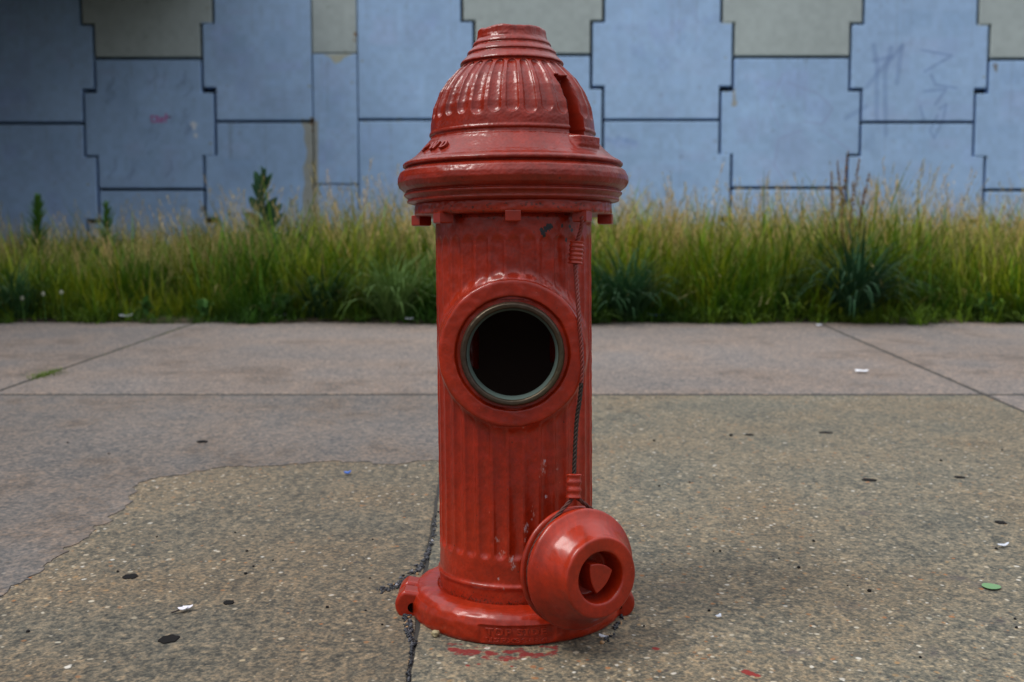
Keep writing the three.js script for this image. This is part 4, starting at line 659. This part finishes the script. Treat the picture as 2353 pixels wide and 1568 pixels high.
{
  const t = plantAt('milkweed', 605, -4.7, 'tall dark green broad-leaved weed standing up against the wall', 'weed'), lm = leafMat(0.028, 0.078, 0.036, 0.22), H = onZ(605, 398, -4.7).y - t.position.y;
  part('stem', stemGeo([V(0.01, 0, 0), V(0.006, H * 0.5, 0), V(-0.004, H * 0.94, 0)], 0.008, 0.004), lm, t);
  const L = [0, 1, 2, 3].map((i) => { const g = leafGeo(0.18 - i * 0.01, 0.062, [0.1, 0.16, 0.05, 0.12][i]); g.rotateX([1.0, -0.9, 1.3, -1.2][i]); return g; });
  for (let i = 0; i < 20; i++) { const f = 0.44 + 0.54 * (i / 19), m = part('leaf', L[i % 4], lm, t); m.position.set(0.004, H * f - 0.05, 0); m.rotation.set(0, (i % 2) * Math.PI + rr(-0.75, 0.75) + (i % 5 === 4 ? 1.4 : 0), lerp(0.45, 1.32, Math.pow(i / 19, 1.2)) + rr(-0.12, 0.12), 'YXZ'); m.scale.setScalar(lerp(1.1, 0.74, i / 19)); }
  for (const [px, label, top, n] of [[90, 'bushy light green weed with feathery top at the shaded wall end', 450, 170], [247, 'small light green weed tip poking above the straw grass', 466, 70]]) {
    const w = plantAt('feathery_weed', px, -5.0, label, 'weed'), h = onZ(px, top, -5.0).y - w.position.y, gm = leafMat(0.09, 0.2, 0.035), a = [];
    part('stem', stemGeo([V(0, 0, 0), V(0.01, h * 0.5, 0), V(0, h * 0.97, 0)], 0.006, 0.003), gm, w);
    for (let i = 0; i < n; i++) { const f = 1 - 0.55 * Math.pow(i / n, 1.2), b = blade(lerp(0.06, 0.2, 1 - (f - 0.45) / 0.55) , 0.016, lerp(0.25, 1.15, i / n), rr(0, 6.28), 0.5, 4); b.translate(0, h * f - 0.035, 0); a.push(b); }
    part('leaves', mergeGeometries(a), gm, w);
  }
  // dry dock: several brown stalks with clustered seeds
  const d = plantAt('dry_dock', 1945, -3.9, 'dry brown dock plant with several tall seed stalks above the dark clump', 'weed'), bm = leafMat(0.20, 0.115, 0.05, 0.15), seedM = std({ color: lin(0.16, 0.085, 0.04), roughness: 0.9 });
  const sg = rock(1, 3, 1, 0);
  for (const [px, top] of [[1948, 352], [1925, 375], [1975, 362], [1998, 395], [1910, 395], [1960, 420], [1985, 440], [1935, 430]]) {
    const tip = onZ(px, top, -3.9).sub(d.position), base = V(rr(-0.04, 0.04), 0.02, rr(-0.04, 0.04)), m1 = base.clone().lerp(tip, 0.55).add(V(rr(-0.015, 0.015), 0, rr(-0.02, 0.02))), cv = new THREE.CatmullRomCurve3([base, m1, tip]);
    const st = part('stalk', stemGeo([base, m1, tip], 0.0034, 0.0014), bm, d), a = [];
    for (let i = 0; i < 58; i++) { const f = Math.pow(rnd(), 0.6), p = cv.getPoint(0.42 + 0.58 * f), w = 0.015 * (1.15 - f), g = sg.clone(); g.scale(0.0034 * rr(0.7, 1.4), 0.0046 * rr(0.7, 1.4), 0.0034); g.translate(p.x + rr(-w, w), p.y + rr(-0.01, 0.01), p.z + rr(-w, w)); a.push(g); }
    part('seeds', mergeGeometries(a), seedM, st).userData.kind = 'stuff';
  }
  // broad low leaves at the edge
  const lowM = leafMat(0.07, 0.17, 0.04);
  for (const [px, py, s, label] of [[470, 726, 1, 'low bright green broad-leaved seedling where the mossy joint meets the grass'], [640, 712, 1.2, 'low bright green broad-leaved plant behind a white paper scrap'], [330, 720, 0.9, 'low green broad-leaved plant beside a white paper scrap'], [610, 718, 0.8, 'low round-leaved green plant under dark grass shade'], [2270, 690, 1.2, 'low yellow-green leafy plant at the far end of the grass edge']]) {
    const z = ZE * Math.cos(TILT) - 0.03, w = plantAt('low_weed', px, z, label, 'weed', 'low weeds along the pavement edge');
    const g = leafGeo(0.07 * s, 0.036 * s, 0.25); for (let i = 0; i < 9; i++) { const m = part('leaf', g, lowM, w); m.position.set(rr(-0.02, 0.02), 0.03 + rr(0, 0.05), rr(-0.01, 0.03)); m.rotation.set(0, i * 0.7 + rr(-0.2, 0.2), rr(0.1, 0.9), 'YXZ'); }
  }
  // white clover heads
  for (const [px, py] of [[47, 686], [96, 676], [138, 672]]) {
    const c = plantAt('clover_flower', px, -3.47, 'round white clover flower head in the dark grass', 'flower', 'clover flowers in the grass'), top = onZ(px, py, -3.47).y - c.position.y;
    part('stem', stemGeo([V(0.01, 0, 0), V(0.004, top * 0.5, 0), V(0, top, 0)], 0.0018, 0.0014), lowM, c);
    const a = []; for (let i = 0; i < 46; i++) { const y = 1 - 1.7 * (i + 0.5) / 46, rad = Math.sqrt(Math.max(0, 1 - y * y)), b = blade(0.014, 0.005, Math.acos(clamp(y, -1, 1)), i * 2.4, 0.2, 2); b.translate(0, top, 0); a.push(b); }
    part('florets', mergeGeometries(a), leafMat(0.62, 0.62, 0.52, 0.2), c);
  }
  // a few fallen straw stalks leaning over the edge
  for (const [a, b] of [[[1690, 708], [1640, 610]], [[1745, 705], [1765, 630]], [[1760, 700], [1800, 660]], [[2030, 660], [1990, 590]], [[1555, 690], [1640, 660]]]) {
    const A = onZ(a[0], a[1], -3.5), B = onZ(b[0], b[1], -3.72); A.y = Math.max(A.y, groundY(-3.5) + 0.03);
    single('straw_stalk', stemGeo([A, A.clone().lerp(B, 0.5).add(V(0, 0.012, 0)), B], 0.0032, 0.0018), leafMat(0.42, 0.36, 0.16, 0.1), 'bent yellow straw stalk leaning out at the grass edge', 'straw', null, 'straw stalks at the grass edge');
  }
  // moss and little grass in the joint
  const N = 640, mm = new THREE.InstancedMesh(tuft(8, 0.02, 0.003, 0.9, 1.4, (x, y) => x + (y - x) * rnd()), leafMat(0.13, 0.2, 0.03), N), M = new THREE.Matrix4(), Q = new THREE.Quaternion(); mm.name = 'joint_moss'; shade(mm);
  for (let i = 0; i < N; i++) {
    const tt = rnd(); let px, py, s = rr(0.35, 0.8);
    if (tt < 0.45) { px = 108 + (rnd() + rnd() - 1) * 36; py = 897 - 0.3455 * px + rr(-3, 3); s *= 0.9; } else if (tt < 0.85) { px = 170 + 270 * Math.sqrt(rnd()); py = 897 - 0.3455 * px + rr(-1.5, 1.5); if (N2(px * 0.03, 2) < -0.2) { px += 3; s *= 0.3; } else s *= 0.6; } else { px = 2010 + rr(0, 90); py = 737 + 0.43 * (px - 1870) + rr(-1, 1); s *= 0.35; }
    const [x, z] = onPave(px, py); Q.setFromEuler(new THREE.Euler(0, rnd() * 6.28, 0)); mm.setMatrixAt(i, M.compose(paveToWorld(x, z, -0.006), Q, V(s * 1.25, s * 1.1, s * 1.25)));
  }
  mm.userData = { label: 'thin green moss and grass growing in the slanting pavement joint', category: 'moss', kind: 'stuff' }; scene.add(mm);
}
renderer.render(scene, camera);
